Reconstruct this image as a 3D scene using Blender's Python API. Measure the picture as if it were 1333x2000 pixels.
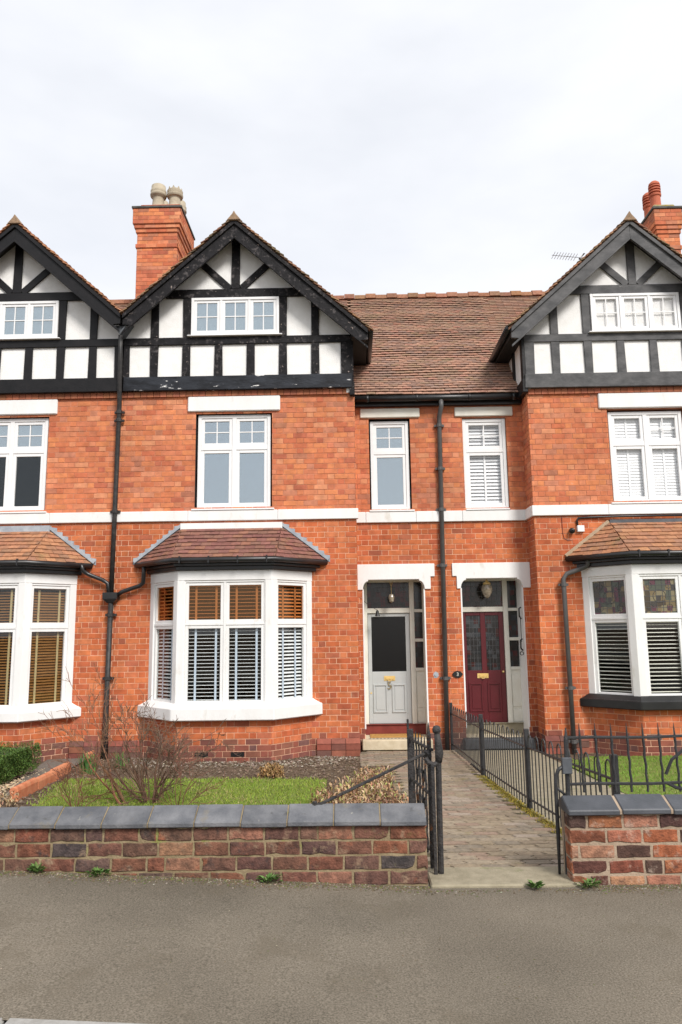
import bpy, math, random
from mathutils import Vector, Matrix
from math import radians, sin, cos, pi
random.seed(5)
RND = random.Random(11)
for o in list(bpy.data.objects):
    bpy.data.objects.remove(o)
scn = bpy.context.scene
COL = scn.collection

# ------------------------------------------------------------------ camera
YAW, PITCH, ROLL, CAM_H, FPX = -0.01387, 0.15885, -0.0135, 1.73, 1450.0
fw = Vector((sin(YAW) * cos(PITCH), cos(YAW) * cos(PITCH), sin(PITCH)))
rt = Vector((cos(YAW), -sin(YAW), 0))
up = rt.cross(fw)
r2 = rt * cos(ROLL) + up * sin(ROLL)
u2 = -rt * sin(ROLL) + up * cos(ROLL)
cd = bpy.data.cameras.new('camera')
cam = bpy.data.objects.new('camera', cd)
COL.objects.link(cam)
M = Matrix((r2, u2, -fw)).transposed().to_4x4()
M.translation = (0, 0, CAM_H)
cam.matrix_world = M
cd.sensor_fit = 'VERTICAL'
cd.sensor_height = 36
cd.lens = FPX / 2000 * 36
cd.clip_end = 2000
scn.camera = cam
scn.render.resolution_x, scn.render.resolution_y = 682, 1024
CAM = Vector((0, 0, CAM_H))


def project(p):
    d = Vector(p) - CAM
    w = d.dot(fw)
    return 666.5 + FPX * d.dot(r2) / w, 1000 - FPX * d.dot(u2) / w


# ------------------------------------------------------------------ light
SUN_EL, SUN_AZ = radians(42), radians(30)          # azimuth measured from straight behind the camera towards the right
sun_dir = Vector((sin(SUN_AZ) * cos(SUN_EL), -cos(SUN_AZ) * cos(SUN_EL), sin(SUN_EL)))
world = bpy.data.worlds.new('World')
scn.world = world
world.use_nodes = True
wn, wl = world.node_tree.nodes, world.node_tree.links
wn.clear()
wo = wn.new('ShaderNodeOutputWorld')
bg = wn.new('ShaderNodeBackground')
sky = wn.new('ShaderNodeTexSky')
sky.sky_type = 'NISHITA'
sky.sun_disc = False
sky.sun_elevation = SUN_EL
sky.sun_rotation = math.atan2(sun_dir.x, sun_dir.y)
wtc = wn.new('ShaderNodeTexCoord')
wmap = wn.new('ShaderNodeMapping')
wmap.inputs['Scale'].default_value = (1.0, 1.0, 2.6)
wmap.inputs['Location'].default_value = (0.3, 1.1, 0.4)
wno = wn.new('ShaderNodeTexNoise')
wno.inputs['Scale'].default_value = 2.1
wno.inputs['Detail'].default_value = 5
wno.inputs['Roughness'].default_value = 0.52
wr = wn.new('ShaderNodeValToRGB')
wr.color_ramp.elements[0].position = 0.36
wr.color_ramp.elements[0].color = (0.8, 0.8, 0.8, 1)
wr.color_ramp.elements[1].position = 0.62
wr.color_ramp.elements[1].color = (1, 1, 1, 1)
wscale = wn.new('ShaderNodeMix')
wscale.data_type = 'RGBA'
wscale.blend_type = 'MULTIPLY'
wscale.inputs[0].default_value = 1
wscale.inputs[7].default_value = (1.1, 0.95, 0.85, 1)
wmix = wn.new('ShaderNodeMix')
wmix.data_type = 'RGBA'
wmix.inputs[7].default_value = (5.28, 5.38, 5.63, 1)   # bright cloud deck
wl.new(wtc.outputs['Generated'], wmap.inputs[0])
wl.new(wmap.outputs[0], wno.inputs['Vector'])
wl.new(wno.outputs['Fac'], wr.inputs[0])
wl.new(wr.outputs[0], wmix.inputs[0])
wl.new(sky.outputs[0], wscale.inputs[6])
wl.new(wscale.outputs[2], wmix.inputs[6])
wl.new(wmix.outputs[2], bg.inputs[0])
bg.inputs[1].default_value = 0.1
wl.new(bg.outputs[0], wo.inputs[0])
sd = bpy.data.lights.new('sun', 'SUN')
sd.energy = 2.0
sd.angle = radians(17)
sd.color = (1.0, 0.955, 0.9)
sun = bpy.data.objects.new('sun', sd)
COL.objects.link(sun)
sun.rotation_euler = sun_dir.to_track_quat('Z', 'Y').to_euler()
sun.location = (8, -10, 20)
scn.view_settings.view_transform = 'Standard'
scn.view_settings.look = 'None'
scn.view_settings.exposure = 0.92
scn.view_settings.gamma = 1
scn.view_settings.use_curve_mapping = False
scn.render.engine = 'CYCLES'
scn.cycles.max_bounces = 8
scn.cycles.transparent_max_bounces = 16

# ------------------------------------------------------------------ materials
MATS = {}


def pmat(name, c1, c2=None, scale=6.0, rough=0.8, bump=0.0, bscale=60.0, attr=False, spec=0.3, spots=None, stretch=None,
         bdist=0.01, rough2=None, detail=6.0, lo=0.35, hi=0.65, drift=None):
    """two-tone noise material; attr multiplies the mesh colour; spots = (colour, scale, threshold, softness) list"""
    m = bpy.data.materials.new(name)
    m.use_nodes = True
    n, l = m.node_tree.nodes, m.node_tree.links
    b = n['Principled BSDF']
    geo = n.new('ShaderNodeNewGeometry')
    vec = geo.outputs['Position']
    if stretch:
        mp = n.new('ShaderNodeMapping')
        mp.inputs['Scale'].default_value = stretch
        l.new(vec, mp.inputs[0])
        vec = mp.outputs[0]
    nz = n.new('ShaderNodeTexNoise')
    nz.inputs['Scale'].default_value = scale
    nz.inputs['Detail'].default_value = detail
    nz.inputs['Roughness'].default_value = 0.6
    l.new(vec, nz.inputs['Vector'])
    rp = n.new('ShaderNodeValToRGB')
    rp.color_ramp.elements[0].position = lo
    rp.color_ramp.elements[1].position = hi
    rp.color_ramp.elements[0].color = (*c1, 1)
    rp.color_ramp.elements[1].color = (*(c2 or c1), 1)
    l.new(nz.outputs['Fac'], rp.inputs[0])
    col = rp.outputs[0]
    if attr:
        at = n.new('ShaderNodeAttribute')
        at.attribute_name = 'Col'
        mx = n.new('ShaderNodeMix')
        mx.data_type = 'RGBA'
        mx.blend_type = 'MULTIPLY'
        mx.inputs[0].default_value = 1
        l.new(col, mx.inputs[6])
        l.new(at.outputs['Color'], mx.inputs[7])
        col = mx.outputs[2]
    if drift:
        dn = n.new('ShaderNodeTexNoise')
        dn.inputs['Scale'].default_value = drift[0]
        dn.inputs['Detail'].default_value = 4
        l.new(geo.outputs['Position'], dn.inputs['Vector'])
        dm = n.new('ShaderNodeMapRange')
        dm.inputs[1].default_value = 0.3
        dm.inputs[2].default_value = 0.7
        dm.inputs[3].default_value = drift[1]
        dm.inputs[4].default_value = drift[2]
        l.new(dn.outputs['Fac'], dm.inputs[0])
        dx = n.new('ShaderNodeMix')
        dx.data_type = 'RGBA'
        dx.blend_type = 'MULTIPLY'
        dx.inputs[0].default_value = 1
        l.new(col, dx.inputs[6])
        l.new(dm.outputs[0], dx.inputs[7])
        col = dx.outputs[2]
    for sc, ssc, th, soft in (spots or []):
        sn = n.new('ShaderNodeTexNoise')
        sn.inputs['Scale'].default_value = ssc
        sn.inputs['Detail'].default_value = 5
        sn.inputs['Roughness'].default_value = 0.65
        l.new(vec, sn.inputs['Vector'])
        mr = n.new('ShaderNodeMapRange')
        mr.inputs[1].default_value = th
        mr.inputs[2].default_value = th + soft
        l.new(sn.outputs['Fac'], mr.inputs[0])
        mx = n.new('ShaderNodeMix')
        mx.data_type = 'RGBA'
        l.new(mr.outputs[0], mx.inputs[0])
        l.new(col, mx.inputs[6])
        mx.inputs[7].default_value = (*sc, 1)
        col = mx.outputs[2]
    l.new(col, b.inputs['Base Color'])
    b.inputs['Roughness'].default_value = rough
    if rough2 is not None:
        mr = n.new('ShaderNodeMapRange')
        mr.inputs[3].default_value = rough
        mr.inputs[4].default_value = rough2
        l.new(nz.outputs['Fac'], mr.inputs[0])
        l.new(mr.outputs[0], b.inputs['Roughness'])
    b.inputs['Specular IOR Level'].default_value = spec
    if bump:
        bn = n.new('ShaderNodeTexNoise')
        bn.inputs['Scale'].default_value = bscale
        bn.inputs['Detail'].default_value = 4
        l.new(vec, bn.inputs['Vector'])
        bp = n.new('ShaderNodeBump')
        bp.inputs['Strength'].default_value = bump
        bp.inputs['Distance'].default_value = bdist
        l.new(bn.outputs['Fac'], bp.inputs['Height'])
        l.new(bp.outputs[0], b.inputs['Normal'])
    MATS[name] = m
    return m


def glass(name, refl, tint=(0.85, 0.9, 0.88), rough=0.01, refl_col=(1, 1, 1), wav=0.0):
    m = bpy.data.materials.new(name)
    m.use_nodes = True
    n, l = m.node_tree.nodes, m.node_tree.links
    n.remove(n['Principled BSDF'])
    out = n['Material Output']
    tr = n.new('ShaderNodeBsdfTransparent')
    tr.inputs[0].default_value = (*tint, 1)
    gl = n.new('ShaderNodeBsdfGlossy')
    gl.inputs['Color'].default_value = (*refl_col, 1)
    gl.inputs['Roughness'].default_value = rough
    fr = n.new('ShaderNodeFresnel')
    gb = n.new('ShaderNodeNewGeometry')
    io = n.new('ShaderNodeMath')           # same reflectance on both faces of the pane
    io.operation = 'MULTIPLY_ADD'
    io.inputs[1].default_value = 1 / 1.5 - 1.5
    io.inputs[2].default_value = 1.5
    l.new(gb.outputs['Backfacing'], io.inputs[0])
    l.new(io.outputs[0], fr.inputs[0])
    ad = n.new('ShaderNodeMath')
    ad.operation = 'ADD'
    ad.inputs[1].default_value = refl
    ad.use_clamp = True
    l.new(fr.outputs[0], ad.inputs[0])
    mx = n.new('ShaderNodeMixShader')
    l.new(ad.outputs[0], mx.inputs[0])
    l.new(tr.outputs[0], mx.inputs[1])
    l.new(gl.outputs[0], mx.inputs[2])
    l.new(mx.outputs[0], out.inputs[0])
    if wav:
        geo = n.new('ShaderNodeNewGeometry')
        nz = n.new('ShaderNodeTexNoise')
        nz.inputs['Scale'].default_value = 3.0
        bp = n.new('ShaderNodeBump')
        bp.inputs['Strength'].default_value = wav
        bp.inputs['Distance'].default_value = 0.02
        l.new(geo.outputs['Position'], nz.inputs['Vector'])
        l.new(nz.outputs['Fac'], bp.inputs['Height'])
        l.new(bp.outputs[0], gl.inputs['Normal'])
    MATS[name] = m
    return m


def stained(name, cols, scale):
    m = bpy.data.materials.new(name)
    m.use_nodes = True
    n, l = m.node_tree.nodes, m.node_tree.links
    b = n['Principled BSDF']
    geo = n.new('ShaderNodeNewGeometry')
    mp = n.new('ShaderNodeMapping')
    mp.inputs['Scale'].default_value = (scale, scale, scale)
    vo = n.new('ShaderNodeTexVoronoi')
    vo.distance = 'CHEBYCHEV'
    vo.inputs['Scale'].default_value = 1
    vo.inputs['Randomness'].default_value = 0.35
    sp = n.new('ShaderNodeSeparateColor')
    rp = n.new('ShaderNodeValToRGB')
    rp.color_ramp.interpolation = 'CONSTANT'
    while len(rp.color_ramp.elements) < len(cols):
        rp.color_ramp.elements.new(0.5)
    for i, c in enumerate(cols):
        rp.color_ramp.elements[i].position = i / len(cols)
        rp.color_ramp.elements[i].color = (*c, 1)
    l.new(geo.outputs['Position'], mp.inputs[0])
    l.new(mp.outputs[0], vo.inputs['Vector'])
    l.new(vo.outputs['Color'], sp.inputs[0])
    l.new(sp.outputs[0], rp.inputs[0])
    l.new(rp.outputs[0], b.inputs['Base Color'])
    b.inputs['Roughness'].default_value = 0.15
    MATS[name] = m


pmat('brick', (0.82, 0.82, 0.82), (1.12, 1.1, 1.08), 9, 0.88, 0.5, 90, attr=True, spec=0.15,
     spots=[((0.36, 0.19, 0.12), 2.2, 0.62, 0.2), ((0.12, 0.06, 0.045), 13, 0.72, 0.08), ((0.62, 0.42, 0.3), 9, 0.7, 0.12)], bdist=0.006, drift=(0.55, 0.8, 1.14))
pmat('old_brick', (0.6, 0.6, 0.62), (1.35, 1.25, 1.2), 17, 0.92, 0.9, 70, attr=True, spec=0.12,
     spots=[((0.3, 0.21, 0.14), 11, 0.57, 0.18), ((0.05, 0.043, 0.042), 9, 0.58, 0.16), ((0.3, 0.11, 0.06), 7, 0.62, 0.14), ((0.17, 0.16, 0.06), 5, 0.64, 0.12)], bdist=0.01)
pmat('worn_pink_brick', (0.65, 0.65, 0.66), (1.3, 1.25, 1.2), 17, 0.92, 0.9, 70, attr=True, spec=0.12,
     spots=[((0.46, 0.36, 0.29), 9, 0.54, 0.2), ((0.07, 0.045, 0.04), 8, 0.6, 0.14), ((0.4, 0.16, 0.07), 7, 0.62, 0.12), ((0.22, 0.22, 0.06), 6, 0.66, 0.1)], bdist=0.01)
pmat('pale_mortar', (0.62, 0.35, 0.22), (0.78, 0.5, 0.35), 5, 0.95, 0.3, 120, spec=0.1)
pmat('red_mortar', (0.42, 0.17, 0.1), (0.55, 0.27, 0.18), 4, 0.95, 0.3, 120, spec=0.1)
pmat('green_mortar', (0.2, 0.155, 0.09), (0.3, 0.235, 0.145), 8, 0.95, 0.8, 60, spec=0.1, spots=[((0.2, 0.22, 0.05), 4, 0.6, 0.1)])
pmat('cream_mortar', (0.3, 0.23, 0.165), (0.4, 0.31, 0.23), 8, 0.95, 0.8, 60, spec=0.1)
pmat('white_paint', (0.73, 0.725, 0.71), (0.79, 0.79, 0.785), 3, 0.55, 0.2, 40, spec=0.3, stretch=(1, 1, 0.4), spots=[((0.56, 0.53, 0.46), 5, 0.6, 0.2), ((0.4, 0.36, 0.29), 14, 0.68, 0.1)])
pmat('white_upvc', (0.76, 0.76, 0.76), (0.8, 0.8, 0.8), 3, 0.3, spec=0.45)
pmat('cream_paint', (0.66, 0.63, 0.55), (0.72, 0.7, 0.63), 5, 0.5, 0.1, 40)
pmat('render_white', (0.8, 0.795, 0.77), (0.86, 0.855, 0.84), 7, 0.9, 0.5, 90, spec=0.15, bdist=0.015, spots=[((0.6, 0.56, 0.46), 3, 0.66, 0.2)])
pmat('black_timber', (0.006, 0.0055, 0.006), (0.016, 0.015, 0.017), 9, 0.6, 0.7, 30, spec=0.18, stretch=(1, 1, 1),
     spots=[((0.085, 0.076, 0.076), 11, 0.56, 0.12), ((0.34, 0.28, 0.25), 17, 0.65, 0.05)], bdist=0.01)
pmat('bressumer_timber', (0.01, 0.011, 0.014), (0.03, 0.034, 0.043), 6, 0.5, 0.5, 30, spec=0.22, stretch=(0.5, 1, 1.6),
     spots=[((0.1, 0.11, 0.13), 8, 0.6, 0.12), ((0.75, 0.74, 0.72), 8, 0.635, 0.03)], bdist=0.01)
pmat('glossy_black_timber', (0.007, 0.007, 0.008), (0.013, 0.012, 0.013), 6, 0.45, 0.3, 40, spec=0.25, spots=[((0.06, 0.05, 0.05), 12, 0.68, 0.1)])
pmat('grey_timber', (0.062, 0.063, 0.065), (0.115, 0.114, 0.116), 7, 0.65, 0.5, 30, spec=0.25, stretch=(0.6, 1, 1),
     spots=[((0.18, 0.175, 0.17), 9, 0.66, 0.1), ((0.05, 0.05, 0.055), 5, 0.6, 0.2)], bdist=0.008)
pmat('black_gutter', (0.014, 0.014, 0.015), (0.022, 0.022, 0.023), 5, 0.35, spec=0.45)
pmat('cast_iron', (0.02, 0.02, 0.021), (0.045, 0.042, 0.04), 12, 0.5, 0.3, 60, spec=0.35, spots=[((0.12, 0.1, 0.085), 20, 0.66, 0.08)])
pmat('grey_pipe', (0.075, 0.073, 0.072), (0.1, 0.097, 0.095), 6, 0.45, spec=0.35)
pmat('iron_fence', (0.022, 0.022, 0.023), (0.04, 0.04, 0.042), 15, 0.45, 0.3, 90, spec=0.4)
pmat('rusty_iron', (0.02, 0.02, 0.022), (0.05, 0.045, 0.042), 15, 0.6, 0.9, 60, spec=0.3, spots=[((0.2, 0.08, 0.03), 9, 0.6, 0.1), ((0.13, 0.12, 0.11), 24, 0.64, 0.08)])
pmat('roof_tile', (0.75, 0.75, 0.75), (1.15, 1.12, 1.1), 22, 0.9, 0.6, 80, attr=True, spec=0.12,
     spots=[((0.19, 0.15, 0.085), 1.3, 0.6, 0.2), ((0.09, 0.065, 0.055), 3.5, 0.645, 0.1)])
pmat('bay_tile', (0.8, 0.8, 0.8), (1.15, 1.12, 1.1), 16, 0.82, 0.4, 80, attr=True, spec=0.2, spots=[((0.2, 0.15, 0.07), 3, 0.64, 0.15)])
pmat('lead', (0.26, 0.29, 0.33), (0.4, 0.43, 0.46), 7, 0.5, 0.2, 30, spec=0.4)
pmat('dark_lead', (0.06, 0.065, 0.075), (0.1, 0.11, 0.12), 7, 0.5, spec=0.4)
pmat('mortar_fillet', (0.35, 0.26, 0.17), (0.42, 0.32, 0.22), 9, 0.95, 0.5, 60)
pmat('buff_pot', (0.36, 0.31, 0.23), (0.46, 0.4, 0.3), 6, 0.85, 0.2, 60, spots=[((0.2, 0.19, 0.16), 6, 0.6, 0.12)])
pmat('red_pot', (0.42, 0.11, 0.06), (0.52, 0.15, 0.08), 6, 0.75, 0.2, 60)
pmat('chimney_cap', (0.06, 0.06, 0.058), (0.11, 0.11, 0.1), 8, 0.9, 0.4, 50)
pmat('mossy_cap', (0.3, 0.26, 0.12), (0.36, 0.3, 0.2), 8, 0.95, 0.7, 50, spots=[((0.36, 0.28, 0.05), 9, 0.52, 0.1)])
pmat('coping', (0.088, 0.092, 0.1), (0.165, 0.167, 0.172), 6, 0.65, 0.5, 60, spec=0.3, attr=True,
     spots=[((0.19, 0.165, 0.12), 5, 0.6, 0.15), ((0.27, 0.26, 0.23), 22, 0.66, 0.06), ((0.06, 0.058, 0.055), 9, 0.63, 0.12)])
pmat('dark_coping', (0.06, 0.065, 0.072), (0.085, 0.09, 0.1), 6, 0.5, 0.2, 60, spec=0.35, attr=True, spots=[((0.13, 0.13, 0.12), 8, 0.7, 0.1)])
pmat('tarmac', (0.1, 0.087, 0.066), (0.23, 0.197, 0.155), 105, 0.95, 0.8, 160, spec=0.12, bdist=0.006,
     drift=(0.9, 0.78, 1.2), spots=[((0.13, 0.108, 0.078), 1.6, 0.55, 0.25), ((0.36, 0.32, 0.26), 110, 0.68, 0.04), ((0.05, 0.044, 0.037), 100, 0.66, 0.06), ((0.24, 0.18, 0.13), 2.3, 0.66, 0.12)], detail=8)
pmat('road_tarmac', (0.05, 0.05, 0.05), (0.07, 0.07, 0.068), 60, 0.95, 0.5, 150)
pmat('kerb_stone', (0.28, 0.27, 0.25), (0.36, 0.35, 0.33), 20, 0.9, 0.3, 80)
pmat('paver', (0.8, 0.8, 0.8), (1.15, 1.15, 1.12), 25, 0.95, 0.7, 90, attr=True, spec=0.12,
     spots=[((0.19, 0.16, 0.055), 3, 0.62, 0.15), ((0.42, 0.36, 0.3), 30, 0.68, 0.06)], bdist=0.006)
pmat('paver_joint', (0.06, 0.05, 0.03), (0.1, 0.085, 0.045), 20, 0.98, 0.8, 80, spots=[((0.2, 0.16, 0.03), 2.5, 0.55, 0.1)])
pmat('concrete', (0.24, 0.21, 0.145), (0.32, 0.28, 0.2), 12, 0.95, 0.5, 80, spots=[((0.16, 0.17, 0.07), 4, 0.6, 0.15)])
pmat('step_stone', (0.5, 0.42, 0.29), (0.6, 0.52, 0.38), 9, 0.85, 0.2, 60, spots=[((0.3, 0.26, 0.13), 5, 0.64, 0.15)])
pmat('red_tile', (0.16, 0.03, 0.025), (0.22, 0.045, 0.035), 6, 0.45)
pmat('coir', (0.42, 0.22, 0.06), (0.52, 0.29, 0.09), 60, 1.0, 1.0, 200)
pmat('soil', (0.085, 0.06, 0.04), (0.17, 0.125, 0.09), 18, 1.0, 1.0, 40, spec=0.05, bdist=0.03,
     spots=[((0.26, 0.2, 0.15), 60, 0.66, 0.08), ((0.13, 0.13, 0.05), 2.5, 0.62, 0.15)])
pmat('slate_path', (0.1, 0.09, 0.08), (0.2, 0.17, 0.14), 25, 0.95, 0.8, 60)
pmat('turf', (0.12, 0.15, 0.03), (0.17, 0.21, 0.045), 20, 1.0, 0.8, 80)
pmat('grass', (0.9, 0.9, 0.9), (1.1, 1.1, 1.1), 3, 0.7, attr=True, spec=0.2)
pmat('leaf', (0.85, 0.85, 0.85), (1.15, 1.15, 1.15), 5, 0.6, attr=True, spec=0.25)
pmat('twig', (0.115, 0.075, 0.055), (0.2, 0.14, 0.105), 12, 0.9, 0.3, 90, attr=True, spec=0.15)
pmat('pebble', (0.85, 0.85, 0.85), (1.1, 1.1, 1.1), 9, 0.9, attr=True)
pmat('terracotta', (0.5, 0.16, 0.075), (0.6, 0.25, 0.13), 8, 0.85, 0.3, 60, spots=[((0.3, 0.2, 0.12), 6, 0.64, 0.15)])
pmat('grey_door', (0.42, 0.435, 0.43), (0.45, 0.465, 0.46), 4, 0.4, 0.05, 60, spec=0.4)
pmat('red_door', (0.085, 0.0085, 0.013), (0.1, 0.011, 0.016), 4, 0.35, 0.05, 60, spec=0.45)
pmat('brass', (0.62, 0.42, 0.13), (0.7, 0.5, 0.2), 8, 0.35, spec=0.6)
pmat('old_brass', (0.2, 0.16, 0.09), (0.28, 0.22, 0.12), 8, 0.4, spec=0.6)
pmat('black_metal', (0.012, 0.012, 0.012), None, 5, 0.35, spec=0.5)
pmat('white_plastic', (0.75, 0.75, 0.76), None, 5, 0.4)
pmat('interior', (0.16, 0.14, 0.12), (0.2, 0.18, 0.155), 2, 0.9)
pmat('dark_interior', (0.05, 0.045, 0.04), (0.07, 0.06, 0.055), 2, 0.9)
pmat('white_slat', (0.82, 0.84, 0.85), (0.86, 0.87, 0.88), 5, 0.45)
pmat('blue_tape', (0.55, 0.63, 0.74), None, 5, 0.8)
pmat('wood_slat', (0.17, 0.072, 0.018), (0.27, 0.125, 0.035), 10, 0.45, stretch=(0.6, 0.6, 8))
pmat('cream_tape', (0.42, 0.33, 0.17), None, 5, 0.8)
pmat('cream_slat', (0.76, 0.74, 0.66), (0.8, 0.78, 0.72), 5, 0.45)
pmat('roller', (0.6, 0.66, 0.66), None, 4, 0.8)
pmat('came', (0.09, 0.09, 0.095), None, 5, 0.5)
pmat('lantern_glass', (0.16, 0.13, 0.09), (0.4, 0.34, 0.26), 30, 0.2, spec=0.6)
pmat('near_black', (0.02, 0.019, 0.018), None, 5, 0.8)  # even near-black for soffits and the middle house's window reveals
glass('glass_upper', 0.36, (0.6, 0.65, 0.66), 0.015, (0.86, 0.95, 1.0), wav=0.05)
glass('glass_left', 0.0, (0.8, 0.82, 0.82), 0.01, (0.9, 0.96, 1.0))
glass('glass_bay', -0.01, (0.97, 0.98, 0.975), 0.004)
glass('glass_bright', 0.0, (0.99, 0.99, 0.99), 0.01)
glass('glass_amber', 0.02, (0.88, 0.66, 0.47), 0.05, (1, 0.75, 0.5))
glass('glass_obscure', 0.0, (0.25, 0.22, 0.19), 0.25)
stained('stained_dark', [(0.012, 0.011, 0.01), (0.03, 0.02, 0.018), (0.02, 0.022, 0.02), (0.06, 0.012, 0.012), (0.018, 0.016, 0.014), (0.03, 0.035, 0.04)], 11)
stained('stained_door', [(0.014, 0.016, 0.018), (0.03, 0.035, 0.04), (0.045, 0.012, 0.01), (0.02, 0.02, 0.02), (0.045, 0.048, 0.052), (0.015, 0.014, 0.014)], 13)
stained('stained_light', [(0.06, 0.045, 0.03), (0.16, 0.12, 0.06), (0.07, 0.08, 0.06), (0.2, 0.17, 0.1), (0.1, 0.035, 0.05), (0.05, 0.045, 0.04)], 12)

# ------------------------------------------------------------------ mesh helpers
BASE = {}


def base_of(o):
    while o.parent is not None:
        o = o.parent
    return BASE.get(o, Vector((0, 0, 0)))


def tag(o, label=None, cat=None, group=None, kind=None):
    if label:
        o['label'] = label
    if cat:
        o['category'] = cat
    if group:
        o['group'] = group
    if kind:
        o['kind'] = kind
    return o


def thing(name, label, cat, loc, group=None):
    o = bpy.data.objects.new(name, None)
    o.empty_display_size = 0.2
    COL.objects.link(o)
    o.location = loc
    BASE[o] = Vector(loc)
    return tag(o, label, cat, group)


class Frame:
    """vertical face: u runs along the face, d outwards, z up"""

    def __init__(self, O, U):
        self.O = Vector((O[0], O[1], 0))
        self.U = Vector((U[0], U[1], 0)).normalized()
        self.N = Vector((self.U.y, -self.U.x, 0))

    def p(self, u, d, z):
        return self.O + self.U * u + self.N * d + Vector((0, 0, z))


class MB:
    def __init__(self):
        self.v, self.f, self.c = [], [], []

    def add(self, vs, fs, col=(1, 1, 1)):
        n = len(self.v)
        self.v += [tuple(p) for p in vs]
        self.c += [col] * len(vs)
        self.f += [tuple(i + n for i in f) for f in fs]
        return self

    def hexa(self, a, col=(1, 1, 1)):
        # a: 8 points, 0-3 lower ring, 4-7 upper ring
        return self.add(a, [(3, 2, 1, 0), (4, 5, 6, 7), (0, 1, 5, 4), (1, 2, 6, 5), (2, 3, 7, 6), (3, 0, 4, 7)], col)

    def box(self, x0, x1, y0, y1, z0, z1, col=(1, 1, 1)):
        return self.hexa([(x0, y0, z0), (x1, y0, z0), (x1, y1, z0), (x0, y1, z0), (x0, y0, z1), (x1, y0, z1), (x1, y1, z1), (x0, y1, z1)], col)

    def fbox(self, F, u0, u1, d0, d1, z0, z1, col=(1, 1, 1)):
        p = F.p
        return self.hexa([p(u0, d1, z0), p(u1, d1, z0), p(u1, d0, z0), p(u0, d0, z0), p(u0, d1, z1), p(u1, d1, z1), p(u1, d0, z1), p(u0, d0, z1)], col)

    def prism(self, pts, off, col=(1, 1, 1)):
        """extrude a closed polygon (3-D points) by the vector off"""
        n = len(pts)
        off = Vector(off)
        a = [Vector(p) for p in pts]
        nrm = Vector((0, 0, 0))
        for i in range(n):
            nrm += a[i].cross(a[(i + 1) % n])
        if nrm.dot(off) > 0:
            a.reverse()
        b = [p + off for p in a]
        fs = [tuple(range(n)), tuple(range(2 * n - 1, n - 1, -1))]
        fs += [((i + 1) % n, i, i + n, (i + 1) % n + n) for i in range(n)]
        return self.add(a + b, fs, col)

    def tube(self, pts, r, n=8, col=(1, 1, 1), cap=True, squash=None):
        pts = [Vector(p) for p in pts]
        rs = r if isinstance(r, (list, tuple)) else [r] * len(pts)
        rings = []
        px = None
        for i, p in enumerate(pts):
            t = (pts[min(i + 1, len(pts) - 1)] - pts[max(i - 1, 0)])
            if t.length < 1e-9:
                t = Vector((0, 0, 1))
            t.normalize()
            if px is None:
                ref = Vector((0, 1, 0)) if abs(t.y) < 0.9 else Vector((1, 0, 0))
                px = ref.cross(t).normalized()
            else:
                px = (px - t * px.dot(t))
                px = px.normalized() if px.length > 1e-6 else t.orthogonal().normalized()
            py = t.cross(px)
            rings.append([p + (px * cos(2 * pi * k / n) + py * sin(2 * pi * k / n)) * rs[i] for k in range(n)])
        vs = [q for ring in rings for q in ring]
        fs = []
        for i in range(len(pts) - 1):
            for k in range(n):
                a, b = i * n + k, i * n + (k + 1) % n
                fs.append((a, b, b + n, a + n))
        if cap:
            fs.append(tuple(range(n - 1, -1, -1)))
            fs.append(tuple(range(len(vs) - n, len(vs))))
        return self.add(vs, fs, col)

    def lathe(self, prof, c, n=20, col=(1, 1, 1)):
        vs, fs = [], []
        for r, z in prof:
            for k in range(n):
                vs.append((c[0] + r * cos(2 * pi * k / n), c[1] + r * sin(2 * pi * k / n), c[2] + z))
        for i in range(len(prof) - 1):
            for k in range(n):
                a, b = i * n + k, i * n + (k + 1) % n
                fs.append((a, b, b + n, a + n))
        fs.append(tuple(range(n - 1, -1, -1)))
        fs.append(tuple(range(len(vs) - n, len(vs))))
        return self.add(vs, fs, col)

    def mesh(self, name, mat, off=Vector((0, 0, 0)), smooth=False):
        me = bpy.data.meshes.new(name)
        me.from_pydata([(x - off.x, y - off.y, z - off.z) for x, y, z in self.v], [], self.f)
        at = me.attributes.new('Col', 'FLOAT_COLOR', 'POINT')
        flat = []
        for c in self.c:
            flat += [c[0], c[1], c[2], 1.0]
        at.data.foreach_set('color', flat)
        me.materials.append(MATS[mat])
        if smooth:
            me.polygons.foreach_set('use_smooth', [True] * len(me.polygons))
        me.update()
        return me

    def build(self, name, mat, parent=None, bevel=0.0, smooth=False, kind=None):
        off = base_of(parent) if parent else Vector((0, 0, 0))
        me = self.mesh(name, mat, off, smooth)
        o = bpy.data.objects.new(name, me)
        COL.objects.link(o)
        if parent:
            o.parent = parent
        if bevel:
            b = o.modifiers.new('bevel', 'BEVEL')
            b.width = bevel
            b.segments = 1
            b.limit_method = 'ANGLE'
        if kind:
            o['kind'] = kind
        return o


def place(me, name, parent, mat4):
    o = bpy.data.objects.new(name, me)
    COL.objects.link(o)
    o.parent = parent
    m = mat4.copy()
    m.translation = m.translation - base_of(parent)
    o.matrix_local = m
    return o


def jit(c, a=0.06, r=RND):
    k = 1 + r.uniform(-a, a)
    return (c[0] * k * (1 + r.uniform(-a, a) * 0.5), c[1] * k * (1 + r.uniform(-a, a) * 0.5), c[2] * k * (1 + r.uniform(-a, a) * 0.5))


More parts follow.
